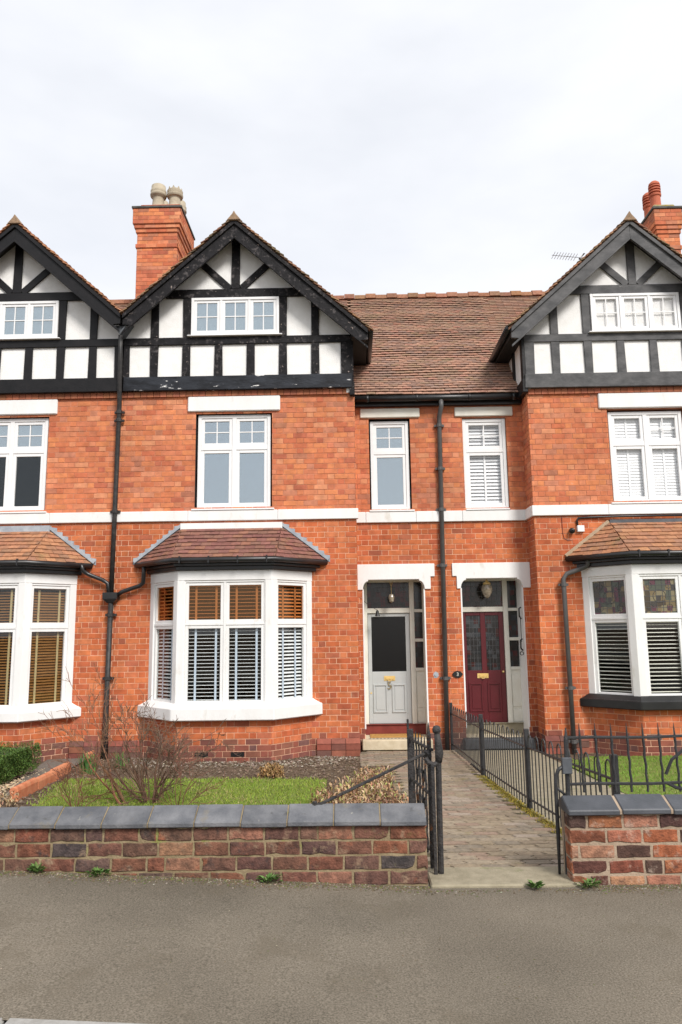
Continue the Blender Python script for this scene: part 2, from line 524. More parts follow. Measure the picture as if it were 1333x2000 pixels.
# ------------------------------------------------------------------ brickwork
Z0, CO, ST, HD, JT = -0.30, 0.093, 0.238, 0.119, 0.008
HOUSE_COLS = [(0.52, 0.1526, 0.06156), (0.49, 0.133, 0.054), (0.56, 0.1744, 0.07128), (0.44, 0.1145, 0.04968), (0.51, 0.158, 0.07236), (0.47, 0.1286, 0.0594),
              (0.41, 0.109, 0.054), (0.54, 0.1799, 0.081), (0.35, 0.109, 0.06048), (0.44, 0.1363, 0.07344)]
UPPER_COLS = [(0.5768, 0.1976, 0.095), (0.5459, 0.1768, 0.085), (0.618, 0.2236, 0.1), (0.515, 0.156, 0.08), (0.5871, 0.2184, 0.115), (0.5459, 0.1872, 0.1),
              (0.4429, 0.1352, 0.078), (0.618, 0.26, 0.14), (0.412, 0.1664, 0.1), (0.515, 0.208, 0.125)]
PLINTH_COLS = [(0.25, 0.085, 0.06), (0.19, 0.075, 0.06), (0.29, 0.1, 0.07), (0.16, 0.08, 0.07), (0.23, 0.095, 0.065)]
NOPT = len(HOUSE_COLS)


def brick_geo(mb, F, u0, u1, z0, z1, d, col, ch=0.003):
    p = F.p
    vs = [p(u0, -0.012, z0), p(u1, -0.012, z0), p(u1, -0.012, z1), p(u0, -0.012, z1),
          p(u0, d - ch, z0), p(u1, d - ch, z0), p(u1, d - ch, z1), p(u0, d - ch, z1),
          p(u0 + ch, d, z0 + ch), p(u1 - ch, d, z0 + ch), p(u1 - ch, d, z1 - ch), p(u0 + ch, d, z1 - ch)]
    fs = [(8, 9, 10, 11), (4, 5, 9, 8), (5, 6, 10, 9), (6, 7, 11, 10), (7, 4, 8, 11), (0, 1, 5, 4), (1, 2, 6, 5), (2, 3, 7, 6), (3, 0, 4, 7)]
    mb.add(vs, fs, col)


def cut(segs, a, b):
    out = []
    for s, e in segs:
        if b <= s or a >= e:
            out.append((s, e))
        else:
            if a > s:
                out.append((s, a))
            if b < e:
                out.append((b, e))
    return out


def wall_bricks(F, u0, u1, z0, z1, openings, phase=0.0, limit=None):
    """Flemish bond list of (F,u0,u1,z0,z1); openings = (u0,u1,z0,z1); limit(z)->(umin,umax)"""
    out = []
    k = int(math.floor((z0 - Z0) / CO + 0.001))
    while Z0 + k * CO < z1 - 0.01:
        a, b = max(Z0 + k * CO, z0), min(Z0 + (k + 1) * CO, z1)
        if b - a < 0.025:
            k += 1
            continue
        mid = (a + b) / 2
        lo, hi = (u0, u1) if not limit else limit(mid)
        segs = [(lo, hi)]
        for o in openings:
            if o[2] < mid < o[3]:
                segs = cut(segs, o[0], o[1])
        u = u0 - 0.5 + (0.1785 if k % 2 else 0.0) + phase
        i = 0
        while u < u1:
            w = ST if i % 2 == 0 else HD
            for s, e in segs:
                x, y = max(u, s), min(u + w, e)
                if y - x > 0.012:
                    out.append((F, x + JT / 2 * (x > s), y - JT / 2 * (y < e), a + JT / 2, b - JT / 2))
            u += w
            i += 1
        k += 1
    return out


def mortar(mb, F, u0, u1, z0, z1, openings, depth=0.2, reveal=None):
    """backing sheet behind the bricks with real openings; reveal lists get the jambs"""
    us = sorted({u0, u1, *[min(max(o[0], u0), u1) for o in openings], *[min(max(o[1], u0), u1) for o in openings]})
    zs = sorted({z0, z1, *[min(max(o[2], z0), z1) for o in openings], *[min(max(o[3], z0), z1) for o in openings]})
    for i in range(len(us) - 1):
        for j in range(len(zs) - 1):
            a, b, c, d = us[i], us[i + 1], zs[j], zs[j + 1]
            if b - a < 1e-4 or d - c < 1e-4:
                continue
            um, zm = (a + b) / 2, (c + d) / 2
            if any(o[0] < um < o[1] and o[2] < zm < o[3] for o in openings):
                continue
            mb.add([F.p(a, 0, c), F.p(b, 0, c), F.p(b, 0, d), F.p(a, 0, d)], [(0, 1, 2, 3)])
    if reveal is not None:
        for o in openings:
            a, b, c, d = o[:4]
            q = [((a, c), (a, d)), ((b, d), (b, c)), ((a, d), (b, d)), ((b, c), (a, c))]
            for (ua, za), (ub, zb) in q:
                reveal.add([F.p(ua, 0.002, za), F.p(ub, 0.002, zb), F.p(ub, -depth, zb), F.p(ua, -depth, za)], [(0, 1, 2, 3)])


BRICK_ME = {}


def brick_proto(kind, ci):
    key = (kind, ci)
    if key not in BRICK_ME:
        pal = {'plinth': PLINTH_COLS, 'upper': UPPER_COLS}.get(kind, HOUSE_COLS)
        mb = MB()
        brick_geo(mb, Frame((0, 0), (1, 0)), -(ST - JT) / 2, (ST - JT) / 2, -(CO - JT) / 2, (CO - JT) / 2, 0.005, pal[ci % len(pal)])
        BRICK_ME[key] = mb.mesh('brick', 'brick')
    return BRICK_ME[key]


def lay_bricks(wall, items, nmax=300, plinth_z=-0.02):
    """the nmax nearest full stretchers in view become bricks of their own, the others one joined part"""
    def vis(b):
        F, a, c, z0, z1 = b
        if c - a < ST - JT - 0.004 or z1 - z0 < CO - JT - 0.004:
            return None
        p = F.p((a + c) / 2, 0, (z0 + z1) / 2)
        x, y = project(p)
        if not (5 < x < 1328 and y < 1460):
            return None
        return (p - CAM).length
    ranked = sorted([(vis(b), i) for i, b in enumerate(items) if vis(b) is not None])
    own = {i for _, i in ranked[:nmax]}
    mb = MB()
    for i, (F, a, c, z0, z1) in enumerate(items):
        zc = (z0 + z1) / 2
        pl = zc < plinth_z or (zc < plinth_z + CO and RND.random() < 0.3)
        ci = RND.choices(range(NOPT), weights=[10, 9, 8, 7, 8, 8, 2, 4, 1.3, 3])[0]
        d = 0.005 + RND.uniform(-0.002, 0.003)
        if i in own:
            me = brick_proto('plinth' if pl else ('upper' if zc > 3.7 else 'face'), ci)
            m = Matrix.Translation(F.p((a + c) / 2, d - 0.005, zc)) @ Matrix.Rotation(math.atan2(F.U.y, F.U.x), 4, 'Z')
            place(me, 'brick', wall, m)
        else:
            brick_geo(mb, F, a, c, z0, z1, d, jit(PLINTH_COLS[ci % 5] if pl else (UPPER_COLS if zc > 3.7 else HOUSE_COLS)[ci], 0.05))
    if mb.v:
        mb.build('brickwork', 'brick', wall, kind='stuff')


# ------------------------------------------------------------------ ground
def ground_z(y):
    return 0.03 - 0.0432 * (y - 5.3)


def pave_z(x):
    return 0.037 + max(0.0, 0.44 - max(x, -4.5)) * 0.044


mb = MB()
xs = [-60, -12, -8, -6, -4.5, -4, -3, -2, -1, 0, 0.44, 1, 2, 4, 8, 12, 60]
for i in range(len(xs) - 1):
    a, b = xs[i], xs[i + 1]
    mb.add([(a, 3.42, pave_z(a)), (b, 3.42, pave_z(b)), (b, 5.42, pave_z(b)), (a, 5.42, pave_z(a))], [(0, 1, 2, 3)])
tag(mb.build('pavement', 'tarmac'), kind='structure')
mb = MB()
mb.add([(-60, -3.0, -0.11), (60, -3.0, -0.11), (60, 3.3, -0.11), (-60, 3.3, -0.11)], [(0, 1, 2, 3)])
tag(mb.build('road', 'road_tarmac'), kind='structure')
mb = MB()
mb.add([(-700, -700, -0.6), (700, -700, -0.6), (700, 900, -0.6), (-700, 900, -0.6)], [(0, 1, 2, 3)])
tag(mb.build('ground', 'soil'), kind='structure')
mb = MB()
mb.add([(-60, -12, 0.0), (60, -12, 0.0), (60, -3.0, 0.0), (-60, -3.0, 0.0)], [(0, 1, 2, 3)])
tag(mb.build('far_pavement', 'tarmac'), kind='structure')
mb = MB()
mb.add([(-12, 3.24, -0.16), (12, 3.24, -0.16), (12, 3.46, -0.16), (-12, 3.46, -0.16)], [(0, 1, 2, 3)])
kerb = tag(mb.build('kerb', 'kerb_stone'), kind='structure')
x = -6.0
while x < 6:
    w = 0.9
    k = MB()
    z = pave_z(x + w / 2)
    k.hexa([(x + 0.006, 3.3, -0.15), (x + w - 0.006, 3.3, -0.15), (x + w - 0.006, 3.442, -0.15), (x + 0.006, 3.442, -0.15), (x + 0.006, 3.3, pave_z(x) + 0.004), (x + w - 0.006, 3.3, pave_z(x + w) + 0.004), (x + w - 0.006, 3.442, pave_z(x + w) + 0.004), (x + 0.006, 3.442, pave_z(x) + 0.004)])
    k.build('kerb_stone', 'kerb_stone', kerb, bevel=0.012)
    x += w

# garden soil (sloping sheet with lumps)
mb = MB()
NX, NY = 110, 60
rr = random.Random(3)
gx0, gx1, gy0, gy1 = -9.0, 9.0, 5.45, 13.4
for j in range(NY + 1):
    for i in range(NX + 1):
        x = gx0 + (gx1 - gx0) * i / NX
        y = gy0 + (gy1 - gy0) * j / NY
        mb.v.append((x, y, ground_z(y) - 0.012 + rr.uniform(-0.012, 0.012)))
        mb.c.append((1, 1, 1))
for j in range(NY):
    for i in range(NX):
        a = j * (NX + 1) + i
        mb.f.append((a, a + 1, a + NX + 2, a + NX + 1))
tag(mb.build('garden_soil', 'soil', smooth=True), kind='structure')

# ------------------------------------------------------------------ houses
G, L = 12.7, 13.2
FG, FL = Frame((0, G), (1, 0)), Frame((0, L), (1, 0))


def window(house, F, u0, u1, z0, z1, cols, rows, bars=(), d0=-0.10, fw_=0.055, mull=0.07, sash=0.045, gmat='glass_upper', fmat='white_upvc',
           name='window', depth=0.07, label=None, came=None, row_glass=None, top_sash=True):
    """frame mesh with sash, pane and glazing bars below it. cols/rows: fractions of the clear width/height; bars: (col,row) cells with a cross"""
    mb = MB()
    dF, dB = d0 + depth, d0
    mb.fbox(F, u0, u0 + fw_, dB, dF, z0, z1)
    mb.fbox(F, u1 - fw_, u1, dB, dF, z0, z1)
    mb.fbox(F, u0 + fw_, u1 - fw_, dB, dF - 0.001, z0, z0 + fw_)
    mb.fbox(F, u0 + fw_, u1 - fw_, dB, dF - 0.001, z1 - fw_, z1)
    cw = (u1 - u0 - 2 * fw_ - mull * (len(cols) - 1))
    rh = (z1 - z0 - 2 * fw_ - mull * (len(rows) - 1))
    cells = []
    u = u0 + fw_
    cu = []
    for i, c in enumerate(cols):
        cu.append((u, u + cw * c))
        u += cw * c
        if i < len(cols) - 1:
            mb.fbox(F, u, u + mull, dB, dF - 0.003, z0 + fw_, z1 - fw_)
            u += mull
    z = z0 + fw_
    cz = []
    for j, r in enumerate(rows):
        cz.append((z, z + rh * r))
        z += rh * r
        if j < len(rows) - 1:
            for (a, b) in cu:
                mb.fbox(F, a, b, dB, dF - 0.006, z, z + mull)
            z += mull
    w = mb.build(name, fmat, house, bevel=0.004)
    if label:
        w['label'] = label
    for i, (a, b) in enumerate(cu):
        for j, (c, d) in enumerate(cz):
            s = MB()
            e = sash
            sd_ = dF - 0.016
            s.fbox(F, a, a + e, dB + 0.005, sd_, c, d)
            s.fbox(F, b - e, b, dB + 0.005, sd_, c, d)
            s.fbox(F, a + e, b - e, dB + 0.005, sd_ - 0.001, c, c + e)
            s.fbox(F, a + e, b - e, dB + 0.005, sd_ - 0.001, d - e, d)
            s.build('sash', fmat, w, bevel=0.004)
            g = MB()
            pd = dB + 0.022
            g.fbox(F, a + e - 0.003, b - e + 0.003, pd, pd + 0.006, c + e - 0.003, d - e + 0.003)
            gm = gmat
            if row_glass and row_glass.get(j):
                gm = row_glass[j]
            g.build('pane', gm, w)
            if (i, j) in bars:
                v = MB()
                um, zm = (a + b) / 2, (c + d) / 2
                v.fbox(F, um - 0.009, um + 0.009, pd + 0.008, pd + 0.02, c + e, d - e)
                v.build('glazing_bar', fmat, w)
                v = MB()
                v.fbox(F, a + e, b - e, pd + 0.009, pd + 0.0195, zm - 0.009, zm + 0.009)
                v.build('glazing_bar', fmat, w)
            if came and (i, j) in came:
                v = MB()
                nx, nz = came[(i, j)]
                A, B, C_, D_ = a + e, b - e, c + e, d - e
                for q in range(1, nx):
                    x_ = A + (B - A) * q / nx
                    v.fbox(F, x_ - 0.003, x_ + 0.003, pd + 0.007, pd + 0.011, C_, D_)
                for q in range(1, nz):
                    y_ = C_ + (D_ - C_) * q / nz
                    v.fbox(F, A, B, pd + 0.0065, pd + 0.0105, y_ - 0.003, y_ + 0.003)
                um, zm, rr_ = (A + B) / 2, (C_ + D_) / 2, min(B - A, D_ - C_) * 0.2
                pts = [F.p(um + rr_ * cos(t * pi / 8), pd + 0.009, zm + rr_ * sin(t * pi / 8)) for t in range(17)]
                v.tube(pts, 0.004, 4)
                for sx in (-1, 1):
                    for sz in (-1, 1):
                        cx_, cz_ = um + sx * (B - A) * 0.3, zm + sz * (D_ - C_) * 0.32
                        pts = [F.p(cx_ + rr_ * 0.45 * cos(t * pi / 6), pd + 0.009, cz_ + rr_ * 0.45 * sin(t * pi / 6)) for t in range(13)]
                        v.tube(pts, 0.003, 4)
                v.build('lead_came', 'came', w)
    return w, cu, cz


def blind(F, u0, u1, z0, z1, d, pitch, tilt, smat, tmat, label, cat='blind', group=None, width=0.048, tapes=(0.25, 0.8), name='venetian_blind'):
    t = thing(name, label, cat, F.p((u0 + u1) / 2, d, z0), group)
    h = MB()
    h.fbox(F, u0, u1, d - 0.025, d + 0.025, z1 - 0.045, z1)
    h.build('headrail', smat, t)
    sl = MB()
    hw = (u1 - u0) / 2
    dy, dz = width / 2 * cos(tilt), width / 2 * sin(tilt)
    # slat local: x along face, y depth
    n = 4
    vs, fs = [], []
    for k in range(n + 1):
        s = -1 + 2 * k / n
        cz_ = 0.004 * (1 - s * s)
        for sx in (-hw, hw):
            vs.append((sx, s * dy, s * dz + cz_))
    for k in range(n):
        fs.append((2 * k, 2 * k + 1, 2 * k + 3, 2 * k + 2))
    m = len(vs)
    vs += [(a, b, c - 0.003) for a, b, c in vs]
    fs += [tuple(i + m for i in reversed(f)) for f in fs]
    fs += [(0, m, m + 1, 1), (2 * n, 2 * n + 1, m + 2 * n + 1, m + 2 * n)]
    sl.add(vs, fs)
    me = sl.mesh('slat', smat)
    rot = Matrix.Rotation(math.atan2(F.U.y, F.U.x), 4, 'Z')
    z = z0 + 0.03
    while z < z1 - 0.06:
        place(me, 'slat', t, Matrix.Translation(F.p((u0 + u1) / 2, d, z)) @ rot @ Matrix.Rotation(RND.uniform(-0.03, 0.03), 4, 'X') @ Matrix.Rotation(RND.uniform(-0.003, 0.003), 4, 'Y'))
        z += pitch
    for k in tapes:
        tp = MB()
        uu = u0 + (u1 - u0) * k
        tp.fbox(F, uu - 0.017, uu + 0.017, d + dy + 0.004, d + dy + 0.006, z0 + 0.02, z1 - 0.05)
        tp.build('tape', tmat, t)
    return t


def tile_poly(parent, A, B, C_, D_, rows, tw, mat, cols, lift=0.03, own=True, name='tile'):
    """plain tiles on the quad eave A-B, top D-C"""
    A, B, C_, D_ = map(Vector, (A, B, C_, D_))
    nrm = (B - A).cross(D_ - A).normalized()
    for r in range(rows):
        t0, t1 = r / rows, min(1.0, (r + 1.25) / rows)
        l0, r0 = A.lerp(D_, t0), B.lerp(C_, t0)
        l1, r1 = A.lerp(D_, t1), B.lerp(C_, t1)
        W0 = (r0 - l0).length
        if W0 < 0.03:
            continue
        U = (B - A).normalized()
        # parameter along U relative to A
        a0, b0 = (l0 - A).dot(U), (r0 - A).dot(U)
        a1, b1 = (l1 - A).dot(U), (r1 - A).dot(U)
        up0 = l0 - U * a0
        up1 = l1 - U * a1
        u = -2 * tw - (tw / 2 if r % 2 else 0)
        while u < b0 + 0.01:
            x0, x1 = max(u, a0), min(u + tw - 0.004, b0)
            y0, y1 = max(u, a1), min(u + tw - 0.004, b1)
            u += tw
            if x1 - x0 < 0.02:
                continue
            if y1 <= y0:
                y0 = y1 = min(max((x0 + x1) / 2, a1), b1)
                y0 -= 0.004
                y1 += 0.004
            lf = lift + RND.uniform(-0.004, 0.006)
            dd = RND.uniform(-0.008, 0.004)
            slope = (up1 - up0).normalized()
            p = [up0 + U * x0 + nrm * (lf - 0.014) + slope * dd, up0 + U * x1 + nrm * (lf - 0.014) + slope * dd, up1 + U * y1 - nrm * 0.004, up1 + U * y0 - nrm * 0.004]
            q = [v + nrm * 0.014 for v in p]
            mb = MB()
            mb.hexa(p + q, jit(RND.choice(cols), 0.06))
            mb.build(name, mat, parent)


def gable_front(house, cx, dz, hw, tm, tmb, barge_m, sill_m='white_upvc', gm='glass_upper', attic_blind=None):
    """half-timbered gable: render panels, posts, rails, braces, attic window, bargeboards"""
    YF = G - 0.06
    F = Frame((cx, YF), (1, 0))
    zb = 5.975 + dz
    apex = 8.93 + dz
    SL = 0.9

    def ztop(u):
        return apex - SL * abs(u)
    eave = ztop(hw)
    # rendered infill
    mb = MB()
    pts = [F.p(-hw, 0, zb + 0.02), F.p(hw, 0, zb + 0.02), F.p(hw, 0, eave), F.p(0, 0, apex), F.p(-hw, 0, eave)]
    mb.prism(pts, F.N * -0.12)
    mb.build('gable_panel', 'render_white', house)

    def timber(u0, u1, z0, z1, d=0.035, m=tm, nm='timber_post'):
        b = MB()
        w = RND.uniform(-0.006, 0.006)
        b.hexa([F.p(u0 + w, d, z0), F.p(u1 - w, d, z0), F.p(u1 - w, 0.001, z0), F.p(u0 + w, 0.001, z0),
                F.p(u0 - w, d, z1), F.p(u1 + w, d, z1), F.p(u1 + w, 0.001, z1), F.p(u0 - w, 0.001, z1)])
        b.build(nm, m, house, bevel=0.006)
    timber(-hw - 0.02, hw + 0.02, zb, zb + 0.255, 0.06, tmb, 'bressumer')
    timber(-hw, hw, zb + 0.85, zb + 0.99, 0.04, nm='timber_rail')
    cz = zb + 1.735
    cw = (apex - (cz + 0.17)) / SL
    timber(-cw - 0.1, cw + 0.1, cz, cz + 0.165, 0.04, nm='timber_rail')
    for i in range(6):
        u = -1.45 + 0.577 * i
        timber(u - 0.072, u + 0.072, zb + 0.255, zb + 0.85)
        if i in (0, 1, 4, 5):
            top = min(cz, ztop(abs(u) - 0.07) - 0.0)
            timber(u - 0.07, u + 0.07, zb + 0.99, top)
    for s in (-1, 1):
        timber(s * (hw - 0.085) - 0.085, s * (hw - 0.085) + 0.085, zb + 0.255, zb + 0.85, 0.036)
    timber(-0.075, 0.075, cz + 0.165, apex - 0.06, 0.038, nm='king_post')
    for s in (-1, 1):
        b = MB()
        a, c = Vector((s * 0.1, cz + 0.17)), Vector((s * 0.72, cz + 0.755))
        dr = (c - a).normalized()
        nn = Vector((-dr.y, dr.x)) * 0.062
        q = [a + nn, a - nn, c - nn, c + nn]
        b.prism([F.p(v.x, 0.002, v.y) for v in q], F.N * 0.032)
        b.build('timber_brace', tm, house, bevel=0.005)
    # attic window
    w, cu, czs = window(house, F, -0.79, 0.79, zb + 1.005, zb + 1.725, [1 / 3] * 3, [1], bars=[(0, 0), (1, 0), (2, 0)], d0=0.005, depth=0.06, fw_=0.05, mull=0.045,
                        sash=0.05, gmat=gm, name='attic_window')
    s = MB()
    s.fbox(F, -0.85, 0.85, 0.036, 0.1, zb + 0.992, zb + 1.012)
    s.build('window_sill', sill_m, house, bevel=0.004)
    return F, zb, apex


def bargeboards(house, cx, dz, left, right, m, y0=12.33, lo_left=None, lo_right=None):
    SL = 0.9
    top = 9.06 + dz
    for s, hwid in ((-1, left), (1, right)):
        e = top - SL * hwid
        for nm, a, b, yy, th, in (('bargeboard', 0.085, 0.345, y0, 0.05), ('barge_moulding', 0.0, 0.085, y0 - 0.035, 0.09), ('barge_bead', 0.315, 0.36, y0 - 0.018, 0.017)):
            mb = MB()
            bot = e - b
            if nm == 'bargeboard' and s > 0 or nm == 'bargeboard':
                pts = [(0, top - a), (hwid, e - a), (hwid, max(e - a - 0.1, bot)), (hwid - 0.16, e - b + SL * 0.16), (0, top - b)]
            else:
                pts = [(0, top - a), (hwid, e - a), (hwid, bot), (0, top - b)]
            mb.prism([(cx + s * p, yy, z) for p, z in pts], (0, th, 0))
            mb.build(nm, m, house, bevel=0.004)
        # soffit board behind the bargeboard
        mb = MB()
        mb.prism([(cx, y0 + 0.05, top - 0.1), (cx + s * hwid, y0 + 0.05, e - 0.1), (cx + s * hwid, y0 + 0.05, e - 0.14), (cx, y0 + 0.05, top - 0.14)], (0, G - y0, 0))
        mb.build('soffit', 'near_black', house)


VERGE_COLS = [(0.24, 0.13, 0.085), (0.3, 0.17, 0.1), (0.2, 0.14, 0.085), (0.34, 0.2, 0.12), (0.17, 0.12, 0.08)]
VERGE_RED = [(0.42, 0.2, 0.11), (0.46, 0.24, 0.14), (0.38, 0.18, 0.1)]


def gable_roof(house, cx, dz, left, right, cols, yback=16.2, y0=12.28):
    """slabs running back from the gable, verge tiles showing at the front"""
    SL = 0.9
    top = 9.06 + dz
    mb = MB()
    for s, hwid in ((-1, left), (1, right)):
        e = top - SL * hwid
        mb.prism([(cx, y0 + 0.06, top + 0.05), (cx + s * hwid, y0 + 0.06, e + 0.05), (cx + s * hwid, y0 + 0.06, e), (cx, y0 + 0.06, top)], (0, yback - y0, 0), (0.26, 0.14, 0.09))
    roof = mb.build('gable_roof', 'roof_tile', house)
    for s, hwid in ((-1, left), (1, right)):
        n = int(hwid / 0.075)
        dv = Vector((s, 0, -SL)).normalized()
        nv = Vector((s * SL, 0, 1)).normalized()
        for i in range(n):
            t = MB()
            a = Vector((cx, y0, top + 0.012)) + dv * (i * 0.1005)
            j0, lf = RND.uniform(-0.012, 0.012), RND.uniform(0.03, 0.045)
            b = a + dv * 0.15
            p = [a + nv * 0.006, b + nv * lf, b + nv * (lf + 0.016), a + nv * 0.024]
            t.prism([q + Vector((0, j0, 0)) for q in p], (0, 0.28, 0), jit(RND.choice(cols), 0.15))
            t.build('verge_tile', 'roof_tile', roof)
    t = MB()
    t.prism([(cx - 0.13, y0 - 0.02, top - 0.035), (cx + 0.13, y0 - 0.02, top - 0.035), (cx + 0.03, y0 - 0.02, top + 0.09), (cx, y0 - 0.02, top + 0.15), (cx - 0.03, y0 - 0.02, top + 0.09)], (0, 0.34, 0), (0.3, 0.21, 0.14))
    t.build('ridge_end_tile', 'roof_tile', roof, bevel=0.01)
    y = y0 + 0.32
    while y < yback:
        t = MB()
        t.prism([(cx - 0.15, y, top - 0.03), (cx + 0.15, y, top - 0.03), (cx + 0.05, y, top + 0.1), (cx - 0.05, y, top + 0.1)], (0, 0.44, 0), (0.27, 0.18, 0.11))
        t.build('ridge_tile', 'roof_tile', roof)
        y += 0.45
    return roof


BAY_W, BAY_F, BAY_D = 1.36, 0.757, 0.62


def bay_faces(cx):
    P = [(cx - BAY_W, G), (cx - BAY_F, G - BAY_D), (cx + BAY_F, G - BAY_D), (cx + BAY_W, G)]
    fr = []
    for i in range(3):
        a, b = Vector(P[i]), Vector(P[i + 1])
        fr.append((Frame(a, b - a), (b - a).length))
    return P, fr


def offs(cx, o):
    """bay outline pushed outwards by o (wall ends stay on the wall)"""
    k = o * math.tan(radians(22.9))
    return [(cx - BAY_W - o * 1.42, G), (cx - BAY_F - k, G - BAY_D - o), (cx + BAY_F + k, G - BAY_D - o), (cx + BAY_W + o * 1.42, G)]


def poly_slab(mb, pts, z0, z1, col=(1, 1, 1)):
    mb.prism([(x, y, z0) for x, y in pts], (0, 0, z1 - z0), col)


def bay(house, cx, sill_z0, sill_z1, sill_mat, gl_lo, gl_hi, style, tile_cols, flash, rows=8, zt=3.5, dz=0.0):
    P, fr = bay_faces(cx)
    # stone sill: weathered top above a vertical face
    mb = MB()
    s0, s1 = offs(cx, 0.135), offs(cx, 0.0)
    s0 = [(s0[0][0], G - 0.004)] + s0[1:3] + [(s0[3][0], G - 0.004)]
    poly_slab(mb, s0, sill_z0, sill_z1)
    mb.build('bay_sill', sill_mat, house, bevel=0.014)
    mb = MB()
    lo, hi = offs(cx, 0.11), offs(cx, 0.02)
    vs = [(x, y, sill_z1 - 0.002) for x, y in lo] + [(x, y, sill_z1 + 0.07) for x, y in hi]
    mb.add(vs, [(0, 1, 5, 4), (1, 2, 6, 5), (2, 3, 7, 6), (4, 5, 6, 7)])
    mb.build('sill_weathering', sill_mat, house)
    zf0, zf1 = sill_z1 + 0.02, 2.57 + dz
    # corner posts and head
    mb = MB()
    h0 = offs(cx, 0.02)
    poly_slab(mb, h0, 2.57 + dz, 2.735 + dz)
    mb.build('bay_head', 'white_paint', house, bevel=0.008)
    for i, (x, y) in enumerate(P):
        c = MB()
        if i in (1, 2):
            s = -1 if i == 1 else 1
            c.prism([(x - s * 0.1, y - 0.02, zf0), (x + s * 0.015, y - 0.02, zf0), (x + s * 0.095, y + 0.06, zf0), (x + s * 0.02, y + 0.135, zf0), (x - s * 0.1, y + 0.08, zf0)], (0, 0, zf1 - zf0))
        else:
            s = -1 if i == 0 else 1
            c.prism([(x + s * 0.02, y - 0.004, zf0), (x - s * 0.06, y - 0.085, zf0), (x - s * 0.15, y - 0.004, zf0)], (0, 0, zf1 - zf0))
        c.build('corner_post', 'white_paint', house, bevel=0.004)
    wins = []
    for i, (F, ln) in enumerate(fr):
        e0 = 0.088 if i == 1 else 0.075
        cols = [0.5, 0.5] if i == 1 else [1]
        came = None
        if style == 'leaded':
            came = {(k, 1): (5, 6) for k in range(2)}
        w = window(house, F, e0, ln - e0, zf0, zf1, cols, [0.655, 0.345], d0=-0.07, depth=0.075, fw_=0.03, mull=0.04 if style != 'plain' else 0.05, sash=0.05, gmat=gl_lo,
                   fmat='white_paint', name='bay_window', row_glass={1: gl_hi}, came=came)
        wins.append((F, w))
    # fascia and gutter
    mb = MB()
    poly_slab(mb, offs(cx, 0.07), 2.735 + dz, 2.80 + dz)
    poly_slab(mb, offs(cx, 0.12), 2.80 + dz, 2.85 + dz)
    mb.build('bay_fascia', 'black_gutter', house, bevel=0.008)
    g = MB()
    gp = offs(cx, 0.19)
    gp = [(gp[0][0], G - 0.03), gp[1], gp[2], (gp[3][0], G - 0.03)]
    pts = [(gp[0][0], gp[0][1], 2.885 + dz), (gp[1][0], gp[1][1], 2.89 + dz), (gp[2][0], gp[2][1], 2.89 + dz), (gp[3][0], gp[3][1], 2.885 + dz)]
    g.tube(pts, 0.045, 10)
    gut = g.build('bay_gutter', 'black_gutter', house, smooth=True)
    for k in range(4):
        b = MB()
        x = gp[1][0] + (gp[2][0] - gp[1][0]) * (0.08 + 0.28 * k)
        b.box(x - 0.012, x + 0.012, gp[1][1] - 0.05, gp[1][1] + 0.02, 2.838 + dz, 2.95 + dz)
        b.build('gutter_bracket', 'black_gutter', gut)
    # roof
    e = offs(cx, 0.19)
    ez = 2.915 + dz
    top = [(cx - 0.86, G - 0.035), (cx + 0.86, G - 0.035)]
    mb = MB()
    E_ = [(x, y, ez) for x, y in e]
    T_ = [(x, y, zt + dz) for x, y in top]
    mb.add(E_ + T_, [(1, 2, 5, 4), (0, 1, 4), (2, 3, 5), (0, 4, 5, 3), (3, 2, 1, 0)], (0.2, 0.1, 0.06))
    roof = mb.build('bay_roof', 'bay_tile', house)
    tile_poly(roof, E_[1], E_[2], T_[1], T_[0], rows, 0.165, 'bay_tile', tile_cols)
    tile_poly(roof, E_[0], E_[1], T_[0], T_[0], rows, 0.165, 'bay_tile', tile_cols)
    tile_poly(roof, E_[2], E_[3], T_[1], T_[1], rows, 0.165, 'bay_tile', tile_cols)
    # flashing
    if flash != 'fillet':
        mb = MB()
        mb.box(top[0][0] - 0.02, top[1][0] + 0.02, G - 0.06, G - 0.006, zt - 0.02 + dz, zt + 0.1 + dz)
        mb.build('lead_apron', 'white_paint' if flash == 'white' else 'lead', house)
        for s in (-1, 1):
            mb = MB()
            a, b = Vector((cx + s * 1.66, 2.91)), Vector((cx + s * 0.86, zt + 0.03))
            n = 8
            prof = []
            for k in range(n):
                t0, t1 = k / n, (k + 1) / n
                p0, p1 = a.lerp(b, t0), a.lerp(b, t1)
                prof += [(p0.x + s * 0.02, p0.y + 0.115), (p1.x + s * 0.05, p0.y + 0.115)]
            poly = [(a.x, a.y - 0.005)] + prof + [(b.x, b.y + 0.07), (b.x, b.y - 0.02)]
            # as overlapping stepped pieces so that the outline stays simple
            for k in range(n):
                p0, p1 = a.lerp(b, k / n), a.lerp(b, (k + 1) / n)
                mb.prism([(p0.x + s * 0.035, G - 0.013 - 0.0007 * k, p0.y - 0.01), (p1.x - s * 0.0, G - 0.013 - 0.0007 * k, p1.y - 0.03), (p1.x, G - 0.013 - 0.0007 * k, p0.y + 0.125), (p0.x + s * 0.035, G - 0.013 - 0.0007 * k, p0.y + 0.105)], (0, 0.006, 0))
            dd = (b - a).normalized()
            nn = Vector((-dd.y, dd.x)) * (0.05 * -s)
            q = [a, b, b + nn, a + nn]
            mb.prism([(v.x, G - 0.05, v.y + 0.015) for v in q], (0, 0.03, 0))
            mb.build('stepped_flashing', 'lead', house)
    else:
